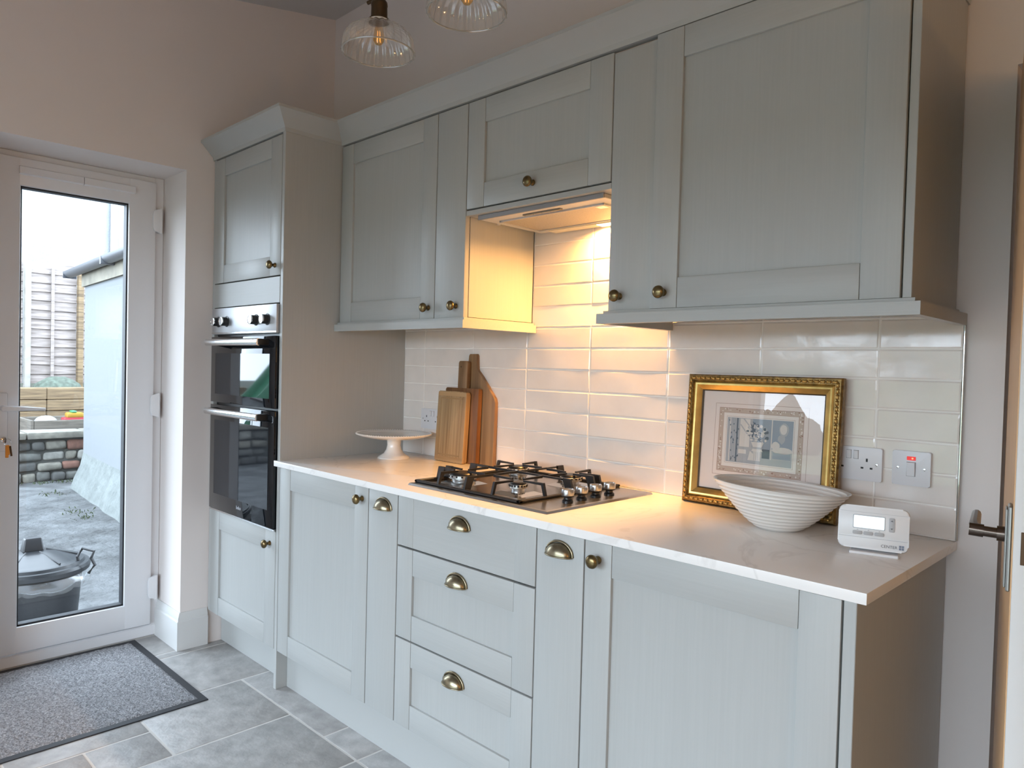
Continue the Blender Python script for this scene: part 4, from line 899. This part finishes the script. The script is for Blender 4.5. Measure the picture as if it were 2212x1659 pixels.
ty = T('toy_digger', 'small red and yellow plastic toy at the edge of the planter', 'toy', (-7.78, 0.66, 0.44))
b = B(); b.box(-7.86, -7.70, 0.55, 0.80, 0.45, 0.52, 0.02, 2); obj('body', b, mat('toy_red', (0.248, 0.017, 0.028), 0.4), ty)
b = B(); b.box(-7.85, -7.71, 0.59, 0.78, 0.515, 0.58, 0.02, 2); obj('cab', b, mat('toy_yellow', (0.275, 0.165, 0.017), 0.4), ty)
b = B(); b.box(-7.84, -7.72, 0.64, 0.70, 0.575, 0.605, 0.01); obj('roof', b, mat('toy_green', (0.028, 0.165, 0.077), 0.4), ty)
# fence panel with wavy lapped boards, posts
fe = T('fence_panel', 'weathered lapped timber fence panel between posts behind the garden bed', 'fence', (-9.3, 0.8, 0.84))
fm = wood('weathered_fence', (0.290, 0.251, 0.232), (0.135, 0.113, 0.103), (3, 3, 35), 0.9)
nb = 13
for i in range(nb):
    z0 = 0.90 + i * 0.129
    for (ya, yb) in ((-1.3, 0.43), (0.51, 1.09), (1.15, 2.9)):
        b = B(); n_ = 10; V = []
        for k in range(n_ + 1):
            y = ya + (yb - ya) * k / n_; w1 = noise.noise(Vector((y * 1.7, i * 3.3, 1))) * 0.022; w2 = noise.noise(Vector((y * 1.9, i * 2.1, 6))) * 0.022
            V.append([b.bm.verts.new((-9.285, y, z0 + w1)), b.bm.verts.new((-9.310, y, z0 + 0.150 + w2)), b.bm.verts.new((-9.322, y, z0 + 0.150 + w2)), b.bm.verts.new((-9.305, y, z0 + w1))])
        for k in range(n_):
            for m_ in range(4): b.bm.faces.new((V[k][m_], V[k + 1][m_], V[k + 1][(m_ + 1) % 4], V[k][(m_ + 1) % 4]))
        b.bm.faces.new(V[0]); b.bm.faces.new(V[-1][::-1]); obj('board', b, fm, fe, smooth=20)
for yc in (0.47, 1.12):
    b = B(); b.box(-9.28, -9.18, yc - 0.035, yc + 0.035, 0.84, 2.60, 0.006); obj('post', b, mat('pale_fence_post', (0.254, 0.242, 0.218), 0.9, var=0.2, vscale=8) if yc < 1 else tim, fe)
b = B(); b.box(-9.27, -9.24, 0.76, 0.80, 0.90, 2.55); obj('batten', b, fm, fe)
sb = B(); sb.lathe([(0.30, 0.0), (0.27, 0.07), (0.18, 0.13), (0.08, 0.16), (0.0, 0.165)], (-8.93, 0.78, 0.84), 'z', 14)
for v in sb.bm.verts: v.co += Vector((0, noise.noise(v.co * 9) * 0.03, noise.noise(v.co * 10) * 0.03))
tag(obj('shrub', sb, mat('grey_green_leaves', (0.0658, 0.0847, 0.0658), 0.9, var=0.5, vscale=20)), 'low grey green clump of plants at the foot of the fence', 'plant')
nh = T('neighbour_house', 'pale pebbledashed house side rising above the fence', 'building', (-11.0, 1.5, 0.84))
b = B(); b.box(-15.0, -11.0, -1.0, 7.0, 0.6, 7.5); obj('wall', b, mat('pale_pebbledash', (0.242, 0.259, 0.275), 0.95, var=0.12, vscale=2.5, bump=0.8, bscale=60, bdist=0.02), nh, smooth=0)
b = B(); b.tube([(-10.94, 2.07, 0.9), (-10.94, 2.07, 7.4)], 0.055, 12); obj('downpipe', b, mat('white_downpipe', (0.412, 0.426, 0.433), 0.5), nh)
# dustbin
bn_ = T('dustbin', 'black dustbin with a lid and clear liner outside the back door', 'bin', (-1.50, -1.115, GZ))
BS = Matrix.Diagonal((0.94, 0.94, 1, 1))
bk = mat('black_bin_plastic', (0.0090, 0.0102, 0.0126), 0.42)
b = B(); b.lathe([(0.0, 0.0), (0.185, 0.0), (0.195, 0.02), (0.225, 0.36), (0.232, 0.38), (0.215, 0.38), (0.205, 0.34), (0.18, 0.03), (0, 0.03)], (0, 0, 0), 'z', 40); b.xf(BS); obj('tub', b, bk, bn_, world=False, smooth=40)
b = B(); b.lathe([(0.262, 0.395), (0.266, 0.415), (0.258, 0.428), (0.240, 0.430), (0.232, 0.442), (0.215, 0.444), (0.195, 0.450), (0.10, 0.485), (0.05, 0.494), (0.0, 0.496)], (0, 0, 0), 'z', 48); b.xf(BS); lid = obj('lid', b, mat('bin_lid_plastic', (0.0090, 0.0108, 0.0132), 0.35), bn_, world=False, smooth=25)
b = B()
for k_ in range(6):
    a = 2 * PI * k_ / 6 + 0.35
    for s_ in (0, 1):
        p0 = Vector((0.06 * math.cos(a), 0.06 * math.sin(a), 0.494)); p1 = Vector((0.205 * math.cos(a + 0.06), 0.205 * math.sin(a + 0.06), 0.450))
    b.tube([p0, p1], 0.0045, 6)
b.xf(BS); obj('lid_ribs', b, bk, lid, world=False)
b = B(); b.box(-0.030, 0.030, -0.045, 0.045, 0.490, 0.555, 0.006); 
for v in b.bm.verts:
    if v.co.z > 0.53: v.co.x *= 0.75; v.co.y *= 0.8
obj('lid_grip', b, bk, lid, world=False)
b = B(); n_ = 64; V = []
for k_ in range(n_):
    a = 2 * PI * k_ / n_; w_ = noise.noise(Vector((math.cos(a) * 3, math.sin(a) * 3, 2))); w2 = noise.noise(Vector((math.cos(a) * 9, math.sin(a) * 9, 4)))
    ring = []
    for j in range(6):
        q = j / 5; r_ = 0.240 + 0.020 * math.sin(q * PI) + 0.016 * w2 * q + (0.02 * q * max(0, math.cos(a - 0.9))); z_ = 0.400 - q * (0.075 + 0.05 * w_)
        ring.append(b.bm.verts.new((r_ * math.cos(a), r_ * math.sin(a), z_)))
    V.append(ring)
for k_ in range(n_):
    for j in range(5): b.bm.faces.new((V[k_][j], V[(k_ + 1) % n_][j], V[(k_ + 1) % n_][j + 1], V[k_][j + 1]))
b.xf(BS); obj('liner', b, liner, bn_, world=False, smooth=60, label='clear plastic liner folded over the rim')
hp_ = [(0.212, 0.425), (0.205, 0.462), (0.231, 0.503), (0.287, 0.490), (0.273, 0.455), (0.292, 0.422), (0.262, 0.380)]
b = B(); b.tube([(r_ * 0.714 - 0.02, r_ * 0.70 + 0.02, z_) for r_, z_ in hp_], 0.0075, 8); obj('carry_handle', b, bk, bn_, world=False)
# moss and weeds along the joints of the yard
wm = mat('green_weeds', (0.028, 0.044, 0.009), 0.9)
b = B(); rw = random.Random(5)
spots = [(-6.82, 0.30, 0.10), (-6.80, 0.10, 0.08), (-6.83, -0.15, 0.1), (-4.9, -0.02, 0.22), (-4.6, -0.08, 0.18), (-6.0, 0.05, 0.2), (-6.75, 0.42, 0.12)]
for (x_, y_, s_) in spots:
    for k_ in range(28):
        px_, py_ = x_ + rw.gauss(0, s_ * 0.45), y_ + rw.gauss(0, s_ * 0.45); a = rw.random() * 6.3; l_ = rw.uniform(0.015, 0.06)
        b.bm.faces.new([b.bm.verts.new((px_, py_, GZ)), b.bm.verts.new((px_ + 0.010 * math.cos(a), py_ + 0.010 * math.sin(a), GZ + l_ * 0.5)), b.bm.verts.new((px_ + 0.020 * math.cos(a), py_ + 0.020 * math.sin(a), GZ + l_ * 0.5)), b.bm.verts.new((px_ + 0.012 * math.cos(a + 0.6), py_ + 0.012 * math.sin(a + 0.6), GZ + l_ * 0.2))])
o = obj('weeds', b, wm, smooth=0, kind='stuff'); o['label'] = 'small green weeds along the foot of the yard walls'; o['category'] = 'weeds'
# green plastic slide, mirrored in the oven glass
sl = T('garden_slide', 'green plastic garden slide in the yard, seen mirrored in the oven glass', 'slide', (-7.85, -4.6, 0.34))
gp = mat('green_plastic', (0.03, 0.16, 0.08), 0.4)
b = B(); n_ = 12; V = []
for k_ in range(n_ + 1):
    q = k_ / n_; y_ = -5.3 + 1.4 * q; z_ = 0.40 + 1.05 * (0.5 - 0.5 * math.cos(PI * (1 - q)))
    V.append([b.bm.verts.new(c_) for c_ in ((-8.10, y_, z_ + 0.16), (-8.08, y_, z_), (-7.66, y_, z_), (-7.64, y_, z_ + 0.16), (-7.61, y_, z_ + 0.16), (-7.61, y_, z_ - 0.03), (-8.13, y_, z_ - 0.03), (-8.13, y_, z_ + 0.16))])
for k_ in range(n_):
    for m_ in range(8): b.bm.faces.new((V[k_][m_], V[k_ + 1][m_], V[k_ + 1][(m_ + 1) % 8], V[k_][(m_ + 1) % 8]))
obj('chute', b, gp, sl)
dg_ = mat('dark_green_plastic', (0.015, 0.08, 0.05), 0.4)
for (x_, y_) in ((-8.08, -5.35), (-7.66, -5.35), (-8.08, -5.65), (-7.66, -5.65)):
    b = B(); b.box(x_ - 0.03, x_ + 0.03, y_ - 0.03, y_ + 0.03, 0.34, 1.9, 0.01); obj('post', b, dg_, sl)
for z_ in (0.5, 0.8, 1.1, 1.4):
    b = B(); b.box(-8.05, -7.69, -5.67, -5.63, z_, z_ + 0.05, 0.01); obj('rung', b, dg_, sl)

# garden beyond the patio window (seen only mirrored in the glass and tiles)
b = B(); V = [b.bm.verts.new(c_) for c_ in ((-15, -9.4, -0.15), (16, -9.4, -0.15), (16, -34, 1.95), (-15, -34, 1.95))]; b.bm.faces.new(V)
struct('lawn', b, mat('lawn_grass', (0.088, 0.110, 0.044), 0.95, var=0.3, vscale=1.5))
leaf = mat('hedge_leaves', (0.025, 0.036, 0.019), 0.9, var=0.5, vscale=3, bump=1, bscale=6, bdist=0.2)
def bushy(b, c_, rx, ry, rz, sub=4, amp=0.25):
    M = Matrix.Translation(c_); r_ = bmesh.ops.create_icosphere(b.bm, subdivisions=sub, radius=1)
    for v in r_['verts']:
        k_ = 1 + amp * noise.noise(v.co * 3.3 + Vector(c_)) + amp * 0.6 * noise.noise(v.co * 9); v.co = Vector((c_[0] + v.co.x * rx * k_, c_[1] + v.co.y * ry * k_, c_[2] + v.co.z * rz * k_))
HX = (-12.6, -10.9, -9.2, -7.5, -5.8, -4.1)
for i, x_ in enumerate(HX):
    b = B(); bushy(b, (x_, -27, 1.9), 0.72, 0.7, 1.0 + 0.12 * math.sin(i * 2.1), amp=0.12)
    tag(obj('hedge_shrub', b, leaf, smooth=60), 'dark green hedge shrub beyond the lawn, %s of six' % ('leftmost', 'second from left', 'third from left', 'third from right', 'second from right', 'rightmost')[5 - i], 'shrub', 'hedge beyond the lawn')
ct = T('conifer_tree', 'dark green conifer in front of the hedge, mirrored in the picture glass', 'tree', (-8.65, -24, 1.35))
b = B(); b.lathe([(0.85, 0.2), (0.80, 0.8), (0.62, 1.25), (0.36, 1.65), (0.16, 1.95), (0.02, 2.2)], (-8.65, -24, 1.35), 'z', 28)
for v in b.bm.verts: v.co += Vector((noise.noise(v.co * 4), noise.noise(v.co * 4 + Vector((9, 0, 0))), noise.noise(v.co * 3))) * 0.16
obj('foliage', b, leaf, ct, smooth=60)
b = B(); b.tube([(-8.65, -24, 1.2), (-8.65, -24, 1.9)], 0.10, 8); obj('trunk', b, mat('bark', (0.07, 0.05, 0.035), 0.9), ct)
b = B(); b.box(-6.0, 9.0, -9.5, -4.02, -0.3, -0.06); struct('bounce_terrace', b, mat('neutral_bounce_grey', (0.15, 0.143, 0.14), 0.9, var=0.3, vscale=3))  # unseen grey slab added to bounce neutral light up into the room
